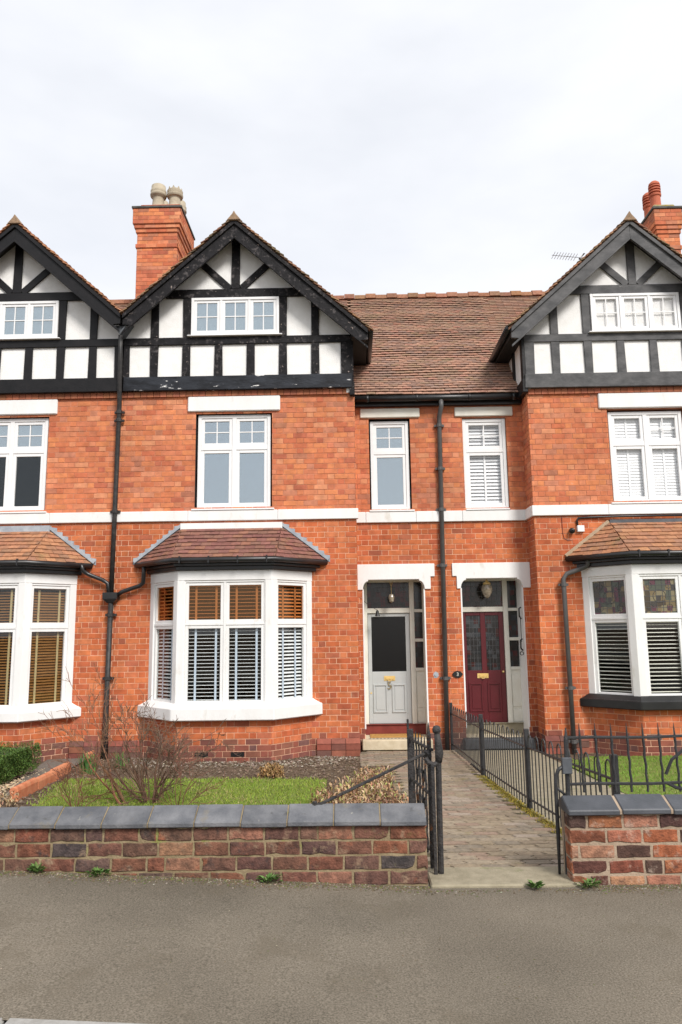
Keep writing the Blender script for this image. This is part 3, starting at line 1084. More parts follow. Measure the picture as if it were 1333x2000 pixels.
        for s in (-1, 1):
            mb = MB()
            mb.tube([(cx + s * 1.63, G - 0.02, 2.94), (cx + s * 0.87, G - 0.03, zt + 0.02)], 0.035, 6)
            mb.build('mortar_fillet', 'mortar_fillet', house)
        mb = MB()
        mb.box(top[0][0], top[1][0], G - 0.07, G - 0.006, zt - 0.02, zt + 0.05)
        mb.build('lead_apron', 'dark_lead', house)
    return fr, wins


def bay_brick_items(cx, ztop_):
    P, fr = bay_faces(cx)
    items = []
    for F, ln in fr:
        items += wall_bricks(F, 0.0, ln, Z0, ztop_, [])
    return items, fr


BAY_MID_TILES = [(0.215, 0.1, 0.082), (0.235, 0.11, 0.088), (0.2, 0.092, 0.076), (0.22, 0.112, 0.083), (0.26, 0.125, 0.085), (0.21, 0.11, 0.08)]
BAY_RED_TILES = [(0.37, 0.18, 0.1), (0.35, 0.17, 0.095), (0.32, 0.165, 0.1), (0.4, 0.2, 0.11), (0.3, 0.165, 0.105)]

houses = {}
houses['left'] = thing('terraced_house', 'brick terraced house with glossy black timbered gable, cut off by left edge of photo', 'house', (-6.02, G, Z0), 'terraced houses in the row')
houses['mid'] = thing('terraced_house', 'brick terraced house with flaking black gable timbers and pale grey front door', 'house', (-2.03, G, Z0), 'terraced houses in the row')
houses['right'] = thing('terraced_house', 'brick terraced house with dark grey gable timbers and dark red front door', 'house', (5.12, G, Z0), 'terraced houses in the row')

SPEC = {
    'left': dict(cx=-6.02, x0=-8.1, x1=-4.07, bcx=-6.1, wcx=-6.02, dz=0.0),
    'mid': dict(cx=-2.03, x0=-4.07, x1=0.085, bcx=-2.07, wcx=-2.05, dz=0.0),
    'right': dict(cx=5.12, x0=3.15, x1=7.3, bcx=5.28, wcx=5.2, dz=-0.07),
}
SPLIT = 1.58
WIN_H = dict(z0=3.83, z1=5.58)
P1, P2 = (0.19, 1.27), (1.92, 3.0)        # porch openings
PZ = -0.10                                # porch floor
for key, sp in SPEC.items():
    h = houses[key]
    dz = sp['dz']
    wop = (sp['wcx'] - 0.675, sp['wcx'] + 0.675, 3.84, 5.59 + dz)
    bop = (sp['bcx'] - BAY_W + 0.05, sp['bcx'] + BAY_W - 0.05, Z0, 2.75)
    ztop_ = 5.98 + dz
    items = wall_bricks(FG, sp['x0'] - 0.005 * (key == 'right'), sp['x1'] + 0.005 * (key == 'mid'), Z0, ztop_, [wop, bop])
    rev = MB()
    lowm, upm = MB(), MB()
    mortar(lowm, FG, sp['x0'], sp['x1'], Z0 - 0.2, 3.72, [bop], reveal=None)
    mortar(upm, FG, sp['x0'], sp['x1'], 3.72, ztop_, [wop], 0.14, rev)
    # corbel course of bricks on end below the timber
    bi, fr = bay_brick_items(sp['bcx'], 0.40 if key != 'right' else 0.46)
    items += bi
    for F, ln in fr:
        mortar(lowm, F, 0, ln, Z0 - 0.2, 0.45, [])
    if key == 'mid':
        ops = [(0.345, 1.095, 3.84, 5.56), (P1[0], P1[1], Z0, 2.66)]
        items += wall_bricks(FL, sp['x1'], SPLIT, Z0, 5.85, ops)
        mortar(lowm, FL, sp['x1'], SPLIT, Z0 - 0.2, 3.72, ops[1:])
        mortar(upm, FL, sp['x1'], SPLIT, 3.72, 5.95, ops[:1], 0.14, rev)
        FR = Frame((0.085, G), (0, 1))
        lowm.add([FR.p(0, 0, Z0), FR.p(0.5, 0, Z0), FR.p(0.5, 0, 3.72), FR.p(0, 0, 3.72)], [(0, 1, 2, 3)])
        upm.add([FR.p(0, 0, 3.72), FR.p(0.5, 0, 3.72), FR.p(0.5, 0, 5.98), FR.p(0, 0, 5.98)], [(0, 1, 2, 3)])
        items += wall_bricks(FR, 0, 0.5, Z0, 5.9, [])
    if key == 'right':
        ops = [(2.055, 2.85, 3.84, 5.55), (P2[0], P2[1], Z0, 2.66)]
        items += wall_bricks(FL, SPLIT, sp['x0'], Z0, 5.85, ops)
        mortar(lowm, FL, SPLIT, sp['x0'], Z0 - 0.2, 3.72, ops[1:])
        mortar(upm, FL, SPLIT, sp['x0'], 3.72, 5.95, ops[:1], 0.14, rev)
        FR = Frame((sp['x0'], L), (0, -1))
        lowm.add([FR.p(0, 0, Z0), FR.p(0.5, 0, Z0), FR.p(0.5, 0, 3.72), FR.p(0, 0, 3.72)], [(0, 1, 2, 3)])
        upm.add([FR.p(0, 0, 3.72), FR.p(0.5, 0, 3.72), FR.p(0.5, 0, 5.95), FR.p(0, 0, 5.95)], [(0, 1, 2, 3)])
        items += wall_bricks(FR, 0, 0.5, Z0, 5.85, [])
    wall = lowm.build('wall', 'pale_mortar', h)
    upm.build('upper_wall', 'red_mortar', h)
    rev.build('window_reveal', 'near_black' if key == 'mid' else 'red_mortar', h)
    lay_bricks(wall, items)
    # dentil course under the bressumer: bricks on edge
    x = sp['x0'] + 0.01
    while x < sp['x1'] - 0.05:
        b = MB()
        b.box(x, min(x + 0.108, sp['x1']), G - 0.045, G + 0.02, ztop_ - 0.1, ztop_ - 0.005, jit((0.4, 0.15, 0.085), 0.12))
        b.build('corbel_brick', 'brick', h)
        x += 0.116
    # chamfered plinth course
    # interior
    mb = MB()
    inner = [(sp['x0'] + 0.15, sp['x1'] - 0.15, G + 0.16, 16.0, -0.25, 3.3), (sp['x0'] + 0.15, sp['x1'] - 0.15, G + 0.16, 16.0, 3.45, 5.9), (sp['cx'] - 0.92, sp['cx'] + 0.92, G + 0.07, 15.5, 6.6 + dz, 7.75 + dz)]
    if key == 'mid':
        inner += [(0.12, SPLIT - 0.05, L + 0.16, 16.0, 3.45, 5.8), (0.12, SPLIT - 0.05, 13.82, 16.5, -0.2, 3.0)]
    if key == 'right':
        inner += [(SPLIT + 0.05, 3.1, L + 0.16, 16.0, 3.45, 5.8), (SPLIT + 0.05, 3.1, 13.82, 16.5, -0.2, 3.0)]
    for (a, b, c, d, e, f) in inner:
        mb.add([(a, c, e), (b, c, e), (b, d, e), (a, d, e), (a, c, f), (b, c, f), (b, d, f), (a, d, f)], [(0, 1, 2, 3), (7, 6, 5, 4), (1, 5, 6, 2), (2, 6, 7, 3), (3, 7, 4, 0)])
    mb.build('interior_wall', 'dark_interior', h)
    # back and outer side walls
    mb = MB()
    ex0 = sp['x0'] if key != 'right' else SPLIT
    ex1 = SPLIT if key == 'mid' else sp['x1']
    mb.box(ex0 + 0.01, ex1 - 0.01, 20.0, 20.25, Z0, 5.9)
    mb.build('back_wall', 'red_mortar', h)
    if key in ('left', 'right'):
        xx = sp['x0'] if key == 'left' else sp['x1']
        mb = MB()
        mb.box(xx - 0.02 if key == 'left' else xx - 0.22, xx + 0.22 if key == 'left' else xx + 0.02, G + 0.03, 20.0, Z0, 6.7)
        mb.build('side_wall', 'red_mortar', h)
    # string course (painted stone blocks)
    edges = [sp['x0'] - (0.04 if key == 'right' else 0), sp['wcx'] - 0.78, sp['wcx'] + 0.78, sp['x1'] + (0.04 if key == 'mid' else 0)]
    for a, b in zip(edges[:-1], edges[1:]):
        m = MB()
        m.box(a + 0.001, b - 0.002, G - 0.05, G + 0.05, 3.64, 3.82)
        m.build('string_course', 'white_paint', h, bevel=0.008)
    if key in ('mid', 'right'):
        ed = [0.085, 0.26, 1.16, SPLIT] if key == 'mid' else [SPLIT, 1.99, 3.15]
        for a, b in zip(ed[:-1], ed[1:]):
            m = MB()
            m.box(a + 0.002, b - 0.002, L - 0.05, L + 0.05, 3.635, 3.83)
            m.build('string_course', 'white_paint', h, bevel=0.008)
        if key == 'right':
            m = MB()
            m.box(sp['x0'] - 0.05, sp['x0'] + 0.03, G + 0.052, L - 0.052, 3.638, 3.822)
            m.build('string_course', 'white_paint', h, bevel=0.006)
    # lintel
    m = MB()
    m.box(sp['wcx'] - 0.82, sp['wcx'] + 0.82, G - 0.045, G + 0.14, 5.6 + dz, 5.875 + dz)
    m.build('lintel', 'white_paint', h, bevel=0.015)
    m = MB()
    m.box(sp['wcx'] - 0.72, sp['wcx'] + 0.72, G - 0.065, G + 0.1, 3.822, 3.85)
    m.build('window_sill', 'white_upvc', h, bevel=0.004)
    gm = {'left': 'glass_left', 'mid': 'glass_upper', 'right': 'glass_bright'}[key]
    bars = [(0, 1), (1, 1)] if key != 'right' else [(1, 1)]
    window(h, FG, sp['wcx'] - 0.645, sp['wcx'] + 0.645, 3.85, 5.555 + dz, [0.5, 0.5], [0.665, 0.335], bars=bars, d0=-0.12, fw_=0.06, mull=0.075, sash=0.055, gmat=gm,
           fmat='white_upvc', name='casement_window', row_glass={1: 'glass_upper'} if key == 'left' else None)

# -------- gables
gable_front(houses['left'], -6.02, 0.0, 2.0, 'glossy_black_timber', 'glossy_black_timber', 'glossy_black_timber')
gable_front(houses['mid'], -2.03, 0.0, 2.06, 'black_timber', 'bressumer_timber', 'black_timber')
gable_front(houses['right'], 5.12, -0.07, 2.0, 'grey_timber', 'grey_timber', 'grey_timber', gm='glass_bright')
bargeboards(houses['left'], -5.98, 0.02, 2.3, 1.96, 'glossy_black_timber')
bargeboards(houses['mid'], -2.02, 0.0, 1.96, 2.36, 'black_timber')
bargeboards(houses['right'], 5.03, -0.17, 2.19, 2.4, 'grey_timber')
gable_roof(houses['left'], -5.98, 0.02, 2.34, 1.98, VERGE_RED)
gable_roof(houses['mid'], -2.02, 0.0, 1.97, 2.4, VERGE_COLS)
gable_roof(houses['right'], 5.03, -0.17, 2.23, 2.45, VERGE_COLS)

# side returns of the gables above the link roof
for key, xx, s in (('mid', 0.05, 1), ('right', 3.1, -1)):
    h = houses[key]
    tm = 'black_timber' if key == 'mid' else 'glossy_black_timber'
    mb = MB()
    mb.box(xx - 0.1 if s > 0 else xx + 0.002, xx - 0.002 if s > 0 else xx + 0.1, G - 0.05, 14.6, 5.9, 6.95)
    mb.build('gable_side_panel', 'render_white', h)
    for ya, yb in ((G - 0.09, G + 0.06), (13.28, 13.42), (13.95, 14.1)):
        t = MB()
        t.box(xx - 0.03, xx + 0.03, ya, yb, 5.92, 6.9)
        t.build('timber_post', tm, h, bevel=0.005)
    t = MB()
    t.box(xx - 0.045, xx + 0.045, G - 0.1, 13.6, 5.84, 6.08)
    t.build('bressumer', tm, h, bevel=0.005)
    # eaves soffit and gutter
    e = 9.06 - 0.9 * 2.36 if key == 'mid' else 8.89 - 0.9 * 2.19
    xe = 0.33 if key == 'mid' else 2.85
    t = MB()
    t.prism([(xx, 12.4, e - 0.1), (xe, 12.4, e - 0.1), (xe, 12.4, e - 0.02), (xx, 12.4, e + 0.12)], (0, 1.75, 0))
    t.build('eaves_soffit', 'near_black', h)
    t = MB()
    t.tube([(xe + s * 0.05, 12.36, e + 0.0), (xe + s * 0.05, 14.02, e + 0.0)], 0.062, 10)
    t.build('eaves_gutter', 'black_gutter', h, smooth=True)

# -------- link roof (tiles), ridge
ROOF_COLS = [(0.355, 0.22, 0.158), (0.33, 0.205, 0.15), (0.38, 0.24, 0.17), (0.315, 0.21, 0.158), (0.39, 0.25, 0.18), (0.345, 0.23, 0.168), (0.375, 0.208, 0.15), (0.295, 0.195, 0.15)]
EY, EZ, RY, RZ = 13.0, 5.96, 16.6, 9.5
slope = Vector((0, RY - EY, RZ - EZ)).normalized()
snrm = Vector((0, -slope.z, slope.y))
slen = Vector((0, RY - EY, RZ - EZ)).length
GA, TW = 0.1, 0.168
tile_me = []
for c in ROOF_COLS:
    for v in range(2):
        mb = MB()
        hw_ = TW / 2 - 0.002
        cam_ = 0.001 + 0.002 * v
        # slightly cambered plain tile: local x across, y up the slope, z normal
        pts = []
        for (yy, zz) in ((0, 0.031), (0.15, 0.0)):
            pts += [(-hw_, yy, zz - 0.002), (0, yy, zz + cam_), (hw_, yy, zz - 0.002)]
        low = [(a, b, z - 0.014) for a, b, z in pts]
        mb.add(pts + low, [(0, 1, 4, 3), (1, 2, 5, 4), (6, 7, 1, 0), (7, 8, 2, 1), (0, 3, 9, 6), (2, 8, 11, 5), (9, 10, 7, 6), (10, 11, 8, 7)], jit(c, 0.1))
        tile_me.append(mb)
tile_data = [t.mesh('tile', 'roof_tile') for t in tile_me]
rotm = Matrix((Vector((1, 0, 0)), slope, snrm)).transposed().to_4x4()
for key, xa, xb in (('mid', 0.06, SPLIT), ('right', SPLIT, 3.14)):
    h = houses[key]
    mb = MB()
    p = [Vector((xa - 1.5 * (key == 'mid'), EY, EZ)), Vector((xb + 4.1 * (key == 'right'), EY, EZ))]
    mb.add([p[0] - snrm * 0.02, p[1] - snrm * 0.02, p[1] + slope * slen - snrm * 0.02, p[0] + slope * slen - snrm * 0.02], [(0, 1, 2, 3)], (0.12, 0.07, 0.05))
    bk = [(p[0].x, 20.1, 6.1), (p[1].x, 20.1, 6.1), (p[1].x, RY, RZ - 0.03), (p[0].x, RY, RZ - 0.03)]
    mb.add(bk, [(3, 2, 1, 0)], (0.2, 0.1, 0.07))
    roof = mb.build('roof', 'roof_tile', h)
    rest = MB()
    cnt = 0
    r = 0
    while r * GA < slen - 0.03:
        base = Vector((0, EY, EZ)) + slope * (r * GA - 0.03)
        base.z += 0.012 * sin(r * 0.7)
        u = xa + (TW / 2 if r % 2 else 0) - TW
        # the side gables cut the lower part off
        while u < xb + TW * 0.5:
            if u > xa - 0.02 or key == 'mid' and False or (key == 'right' and u > xa):
                ci = RND.randrange(len(tile_data))
                ang = RND.uniform(-0.005, 0.005)
                pos = base + Vector((u + RND.uniform(-0.003, 0.003), 0, 0)) + snrm * RND.uniform(-0.001, 0.003) + snrm * 0.006 * sin(u * 3.1 + r * 0.23)
                m = Matrix.Translation(pos) @ rotm @ Matrix.Rotation(ang, 4, 'Z')
                if cnt < 300:
                    place(tile_data[ci], 'tile', roof, m)
                else:
                    rest.add([m @ Vector(v) for v in tile_me[ci].v], tile_me[ci].f, jit(RND.choice(ROOF_COLS), 0.07))
                cnt += 1
            u += TW
        r += 1
    # tiles continuing behind the gables
    if key == 'mid':
        for r in range(30, 51):
            for i in range(14):
                pos = Vector((-0.1 - i * TW, EY, EZ)) + slope * (r * GA - 0.03)
                m = Matrix.Translation(pos) @ rotm
                rest.add([m @ Vector(v) for v in tile_me[0].v], tile_me[0].f, jit(RND.choice(ROOF_COLS), 0.07))
    else:
        for r in range(8, 51):
            for i in range(22):
                pos = Vector((3.16 + i * TW, EY, EZ)) + slope * (r * GA - 0.03)
                m = Matrix.Translation(pos) @ rotm
                rest.add([m @ Vector(v) for v in tile_me[0].v], tile_me[0].f, jit(RND.choice(ROOF_COLS), 0.07))
    rest.build('tiling', 'roof_tile', roof, kind='stuff')
    # ridge: half round tiles with raised joints
    x = xa - (1.4 if key == 'mid' else 0)
    while x < xb + (3.2 if key == 'right' else 0) - 0.05:
        for nm, w, rad, lift in (('ridge_tile', 0.26, 0.115, 0.0), ('ridge_tile', 0.24, 0.128, 0.02)):
            t = MB()
            pr = [(RY - rad * 1.15, RZ - 0.05 + lift * 0.5)] + [(RY - rad * cos(pi * k / 8), RZ + lift + rad * 0.75 * sin(pi * k / 8)) for k in range(9)] + [(RY + rad * 1.15, RZ - 0.05)]
            t.prism([(x, yy, zz) for yy, zz in pr], (w - 0.005, 0, 0), jit((0.3, 0.16, 0.1), 0.15))
            t.build(nm, 'roof_tile', roof)
            x += w
# roof between left and middle gable (valley strip and main roof behind)
mb = MB()
for r in range(0, 51):
    pass
p0 = Vector((-8.2, EY, EZ))
mb.add([p0 + slope * 0.6, Vector((0, EY, EZ)) + slope * 0.6, Vector((0, EY, EZ)) + slope * slen, p0 + slope * slen], [(0, 1, 2, 3)], (0.3, 0.14, 0.09))
mb.add([(-8.2, 20.1, 6.1), (0, 20.1, 6.1), (0, RY, RZ - 0.03), (-8.2, RY, RZ - 0.03)], [(3, 2, 1, 0)], (0.2, 0.1, 0.07))
lroof = mb.build('roof', 'roof_tile', houses['left'])
rest = MB()
for r in range(20, 51):
    for i in range(16):
        pos = Vector((-5.6 + i * TW + (TW / 2 if r % 2 else 0), EY, EZ)) + slope * (r * GA - 0.03) + snrm * 0.01
        m = Matrix.Translation(pos) @ rotm
        rest.add([m @ Vector(v) for v in tile_me[0].v], tile_me[0].f, jit(RND.choice(ROOF_COLS[:5]), 0.12))
rest.build('tiling', 'roof_tile', lroof, kind='stuff')
x = -6.2
while x < -2.9:
    t = MB()
    t.prism([(x, RY - 0.13, RZ - 0.05), (x, RY - 0.08, RZ + 0.07), (x, RY, RZ + 0.1), (x, RY + 0.08, RZ + 0.07), (x, RY + 0.13, RZ - 0.05)], (0.3, 0, 0), jit((0.3, 0.16, 0.1), 0.15))
    t.build('ridge_tile', 'roof_tile', lroof)
    x += 0.305
# valley gutter between the two gables
mb = MB()
mb.prism([(-4.2, 12.36, 7.2), (-4.03, 12.36, 7.0), (-3.86, 12.36, 7.2), (-4.03, 12.36, 6.94)], (0, 3.6, 0))
mb.build('valley_gutter', 'dark_lead', houses['mid'])
mb = MB()
mb.prism([(-4.16, 12.43, 7.13), (-3.9, 12.43, 7.13), (-4.03, 12.43, 6.98)], (0, 0.02, 0))
mb.build('valley_cover', 'dark_lead', houses['mid'])


# -------- chimneys
def chimney(house, x0, x1, y0, y1, zb, ztp, cap_m, over=0.09):
    mb = MB()
    mb.box(x0, x1, y0, y1, zb, ztp - 0.06)
    st = mb.build('chimney_stack', 'red_mortar', house)
    rest = MB()
    zt = ztp - 0.06

    def ring(z0, z1, ex):
        for (O, U, ln) in (((x0 - ex, y0 - ex), (1, 0), x1 - x0 + 2 * ex), ((x1 + ex, y0 - ex), (0, 1), y1 - y0 + 2 * ex), ((x0 - ex, y1 + ex), (0, -1), y1 - y0 + 2 * ex), ((x1 + ex, y1 + ex), (-1, 0), x1 - x0 + 2 * ex)):
            F = Frame(O, U)
            z = z0
            k = 0
            while z < z1 - 0.01:
                u = -0.119 * (k % 2)
                while u < ln:
                    a, b = max(u, 0), min(u + ST, ln)
                    if b - a > 0.03:
                        brick_geo(rest, F, a + 0.004 * (a > 0), b - 0.004 * (b < ln), z + 0.004, min(z + CO, z1) - 0.004, 0.006, jit(RND.choice(UPPER_COLS), 0.06))
                    u += ST
                z += CO
                k += 1
    nz = int((zt - zb) / CO)
    ztop2 = zt
    # head: 4 courses oversailing, 2 stepped courses, neck, band, shaft
    h4 = ztop2 - 4 * CO
    ring(h4, ztop2, over)
    mb = MB()
    mb.box(x0 - over, x1 + over, y0 - over, y1 + over, h4, ztop2)
    ring(h4 - CO, h4, over * 0.66)
    mb.box(x0 - over * 0.66, x1 + over * 0.66, y0 - over * 0.66, y1 + over * 0.66, h4 - CO, h4 - 0.001)
    ring(h4 - 2 * CO, h4 - CO, over * 0.33)
    mb.box(x0 - over * 0.33, x1 + over * 0.33, y0 - over * 0.33, y1 + over * 0.33, h4 - 2 * CO, h4 - CO - 0.001)
    ring(h4 - 5 * CO, h4 - 2 * CO, 0)
    ring(h4 - 6 * CO, h4 - 5 * CO, over * 0.3)
    mb.box(x0 - over * 0.3, x1 + over * 0.3, y0 - over * 0.3, y1 + over * 0.3, h4 - 6 * CO, h4 - 5 * CO)
    ring(zb, h4 - 6 * CO, 0)
    mb.build('chimney_head', 'red_mortar', house)
    rest.build('chimney_brickwork', 'brick', house, kind='stuff')
    c = MB()
    c.box(x0 - over - 0.03, x1 + over + 0.03, y0 - over - 0.03, y1 + over + 0.03, ztop2 + 0.002, ztop2 + 0.055)
    c.build('chimney_cap', 'chimney_cap', house, bevel=0.008)
    return st


chimney(houses['mid'], -4.79, -3.88, 15.7, 16.95, 8.2, 11.4, 'chimney_cap')
m = MB()
m.box(-4.74, -3.83, 15.72, 16.9, 11.397, 11.5, (0.4, 0.11, 0.06))
m.build('chimney_flaunching', 'brick', houses['mid'], bevel=0.01)


def buff_pot(house, x, y, z, crown):
    mb = MB()
    prof = [(0.145, 0), (0.14, 0.02), (0.118, 0.1), (0.108, 0.23), (0.115, 0.26), (0.15, 0.275), (0.16, 0.3), (0.16, 0.325), (0.148, 0.335), (0.152, 0.36), (0.155, 0.4), (0.14, 0.41)]
    if not crown:
        prof += [(0.138, 0.5), (0.11, 0.52), (0.09, 0.5)]
    else:
        prof += [(0.125, 0.43), (0.1, 0.42)]
    k = 1.19
    mb.lathe([(r * k, q * k) for r, q in prof], (x, y, z), 20)
    if crown:
        for i in range(8):
            a = 2 * pi * i / 8
            c = Vector((x + 0.15 * cos(a), y + 0.15 * sin(a), z + 0.475))
            t = Vector((-sin(a), cos(a), 0))
            n_ = Vector((cos(a), sin(a), 0)) * 0.02
            mb.prism([c - t * 0.045 - n_ / 2, c + t * 0.045 - n_ / 2, c + Vector((0, 0, 0.09)) - n_ / 2], n_)
    mb.build('chimney_pot', 'buff_pot', house, smooth=not crown)


for x, y, c in ((-4.4, 15.95, False), (-4.02, 15.98, True), (-4.5, 16.6, False), (-4.08, 16.62, False)):
    buff_pot(houses['mid'], x, y, 11.49, c)
chimney(houses['right'], 6.83, 7.3, 15.25, 16.1, 7.2, 10.86, 'chimney_cap', 0.07)
m = MB()
m.box(6.8, 7.28, 15.28, 16.05, 10.857, 10.98)
m.build('chimney_flaunching', 'mossy_cap', houses['right'], bevel=0.03)
for x, y, zz in ((6.93, 15.45, 10.93), (6.97, 15.9, 10.93)):
    mb = MB()
    prof = [(0.14, 0), (0.115, 0.06), (0.11, 0.3), (0.13, 0.32), (0.135, 0.36), (0.12, 0.375)]
    for k in range(3):
        q = 0.375 + 0.065 * k
        prof += [(0.085, q), (0.085, q + 0.028), (0.13, q + 0.03), (0.13, q + 0.062)]
    q = 0.375 + 0.195
    prof += [(0.085, q), (0.085, q + 0.02), (0.125, q + 0.022), (0.115, q + 0.07), (0.07, q + 0.115), (0.02, q + 0.13)]
    mb.lathe(prof, (x, y, zz), 20)
    mb.build('chimney_pot', 'red_pot', houses['right'])

# -------- link: lintels, windows, gutter, downpipe, porch stones
window(houses['mid'], FL, 0.37, 1.07, 3.86, 5.53, [1], [0.665, 0.335], bars=[(0, 1)], d0=-0.12, fw_=0.06, mull=0.07, sash=0.055, gmat='glass_upper', name='casement_window')
window(houses['right'], FL, 2.06, 2.845, 3.86, 5.54, [1], [0.665, 0.335], bars=[(0, 1)], d0=-0.1, fw_=0.06, mull=0.07, sash=0.055, gmat='glass_bright', name='casement_window')
for key, a, b in (('mid', 0.19, 1.28), ('right', 1.92, 2.98)):
    m = MB()
    m.box(a, b, L - 0.045, L + 0.13, 5.575, 5.75)
    m.build('lintel', 'cream_paint', houses[key], bevel=0.012)
    m = MB()
    m.box(a + 0.14, b - 0.14, L - 0.065, L + 0.1, 3.832, 3.86)
    m.build('window_sill', 'white_upvc', houses[key], bevel=0.004)
m = MB()
m.box(0.09, 3.14, L - 0.1, L + 0.1, 5.78, 5.9)
m.build('eaves_fascia', 'black_gutter', houses['mid'])
m = MB()
m.tube([(0.095, L - 0.2, 5.885), (3.1, L - 0.2, 5.885)], 0.058, 12)
gut = m.build('eaves_gutter', 'black_gutter', houses['mid'], smooth=True)
for x in (0.3, 1.2, 2.15, 2.95):
    m = MB()
    m.tube([(x, L - 0.2, 5.885), (x + 0.05, L - 0.2, 5.885)], 0.064, 12)
    m.build('gutter_joint', 'black_gutter', gut, smooth=True)


def pipe(house, pts, r, mat, collars=(), name='downpipe'):
    m = MB()
    m.tube(pts, r, 10)
    o = m.build(name, mat, house, smooth=True)
    r = r[0] if isinstance(r, list) else r
    for c in collars:
        q = MB()
        q.tube([(c[0], c[1], c[2] - 0.03), (c[0], c[1], c[2] + 0.03)], r * 1.28, 10)
        q.box(c[0] - r * 2.1, c[0] + r * 2.1, c[1] + r * 0.3, c[1] + r * 1.2, c[2] - 0.02, c[2] + 0.02)
        q.build('pipe_collar', mat, o)
    return o


py = L - 0.07
pipe(houses['mid'], [(1.66, L - 0.2, 5.85), (1.66, L - 0.2, 5.72), (1.63, py - 0.03, 5.56), (1.63, py, 5.48), (1.575, py, -0.3)], 0.042, 'grey_pipe',
     [(1.628, py, 5.4), (1.62, py, 4.6), (1.61, py, 3.85), (1.595, py, 2.85), (1.585, py, 0.9), (1.62, py, 5.2)][0:5])
# cast-iron stack on the party wall, hopper and bay branches
py = G - 0.09
pp = lambda z: (-4.06 - 0.008 * (7 - z), py, z)
pipe(houses['mid'], [(-4.03, 12.42, 6.95), (-4.05, 12.5, 6.6), (-4.05, 12.53, 5.9), pp(5.75), pp(4.0), pp(2.42)], 0.042, 'cast_iron', [pp(5.6), pp(5.45), pp(3.82)])
pipe(houses['mid'], [pp(2.28), pp(0.5), pp(-0.3)], [0.045, 0.045, 0.06], 'cast_iron', [pp(2.05), pp(1.0)])
hx = MB()
hc = pp(2.34)
hx.hexa([(hc[0] - 0.06, hc[1] - 0.05, 2.25), (hc[0] + 0.06, hc[1] - 0.05, 2.25), (hc[0] + 0.06, G - 0.01, 2.25), (hc[0] - 0.06, G - 0.01, 2.25),
         (hc[0] - 0.12, hc[1] - 0.085, 2.31), (hc[0] + 0.12, hc[1] - 0.085, 2.31), (hc[0] + 0.12, G - 0.01, 2.31), (hc[0] - 0.12, G - 0.01, 2.31)])
hx.box(hc[0] - 0.125, hc[0] + 0.125, hc[1] - 0.09, G - 0.01, 2.311, 2.425)
hx.build('rainwater_hopper', 'black_gutter', houses['mid'], bevel=0.008)
pipe(houses['mid'], [(-3.53, 12.52, 2.9), (-3.53, 12.53, 2.72), (-3.55, 12.58, 2.58), (-3.62, 12.6, 2.53), (-3.9, 12.6, 2.44), (-3.99, 12.6, 2.38)], 0.036, 'black_gutter', name='bay_downpipe')
pipe(houses['left'], [(-4.6, 12.52, 2.9), (-4.58, 12.56, 2.8), (-4.5, 12.6, 2.74), (-4.25, 12.6, 2.64), (-4.16, 12.6, 2.58), (-4.13, 12.6, 2.4)], 0.036, 'black_gutter', name='bay_downpipe')
pipe(houses['right'], [(3.96, 12.5, 2.9), (3.96, 12.52, 2.78), (3.93, 12.57, 2.74), (3.62, 12.6, 2.63), (3.56, 12.6, 2.55), (3.57, 12.6, -0.28)], 0.04, 'grey_pipe',
     [(3.56, 12.6, 2.45), (3.575, 12.6, 0.75), (3.575, 12.6, -0.1)], name='bay_downpipe')

# bays
bf_l, bw_l = bay(houses['left'], -6.1, 0.375, 0.53, 'white_paint', 'glass_bay', 'glass_bay', 'plain', BAY_RED_TILES, 'lead')
bf_m, bw_m = bay(houses['mid'], -2.07, 0.365, 0.56, 'white_paint', 'glass_bay', 'glass_amber', 'sash', BAY_MID_TILES, 'white')
bf_r, bw_r = bay(houses['right'], 5.28, 0.445, 0.585, 'black_gutter', 'glass_bay', 'stained_light', 'leaded', BAY_RED_TILES, 'fillet')

# air bricks in the middle bay, plinth ledge
F, ln = bf_m[1]
for u in (0.31, 0.88):
    m = MB()
    m.fbox(F, u, u + 0.21, 0.004, 0.012, -0.195, -0.125)
    m.build('air_brick', 'black_metal', houses['mid'])
for key, x0, x1 in (('mid', -0.62, 0.12), ('mid', -4.07, -3.5), ('left', -4.72, -4.07), ('right', 3.13, 3.86)):
    u = x0
    k = 0
    while u < x1 - 0.05:
        w = min(ST, x1 - u)
        m = MB()
        c = jit(RND.choice(PLINTH_COLS), 0.1)
        m.hexa([(u, G - 0.055, -0.1), (u + w - 0.008, G - 0.055, -0.1), (u + w - 0.008, G + 0.01, -0.1), (u, G + 0.01, -0.1),
                (u, G - 0.016, -0.02), (u + w - 0.008, G - 0.016, -0.02), (u + w - 0.008, G + 0.01, -0.02), (u, G + 0.01, -0.02)], c)
        for q in range(2):
            m.box(u, u + w - 0.008, G - 0.055, G, -0.3 + 0.1 * q, -0.207 + 0.1 * q, jit(RND.choice(PLINTH_COLS), 0.15))
        m.build('plinth_brick', 'brick', houses[key])
        u += ST
        k += 1


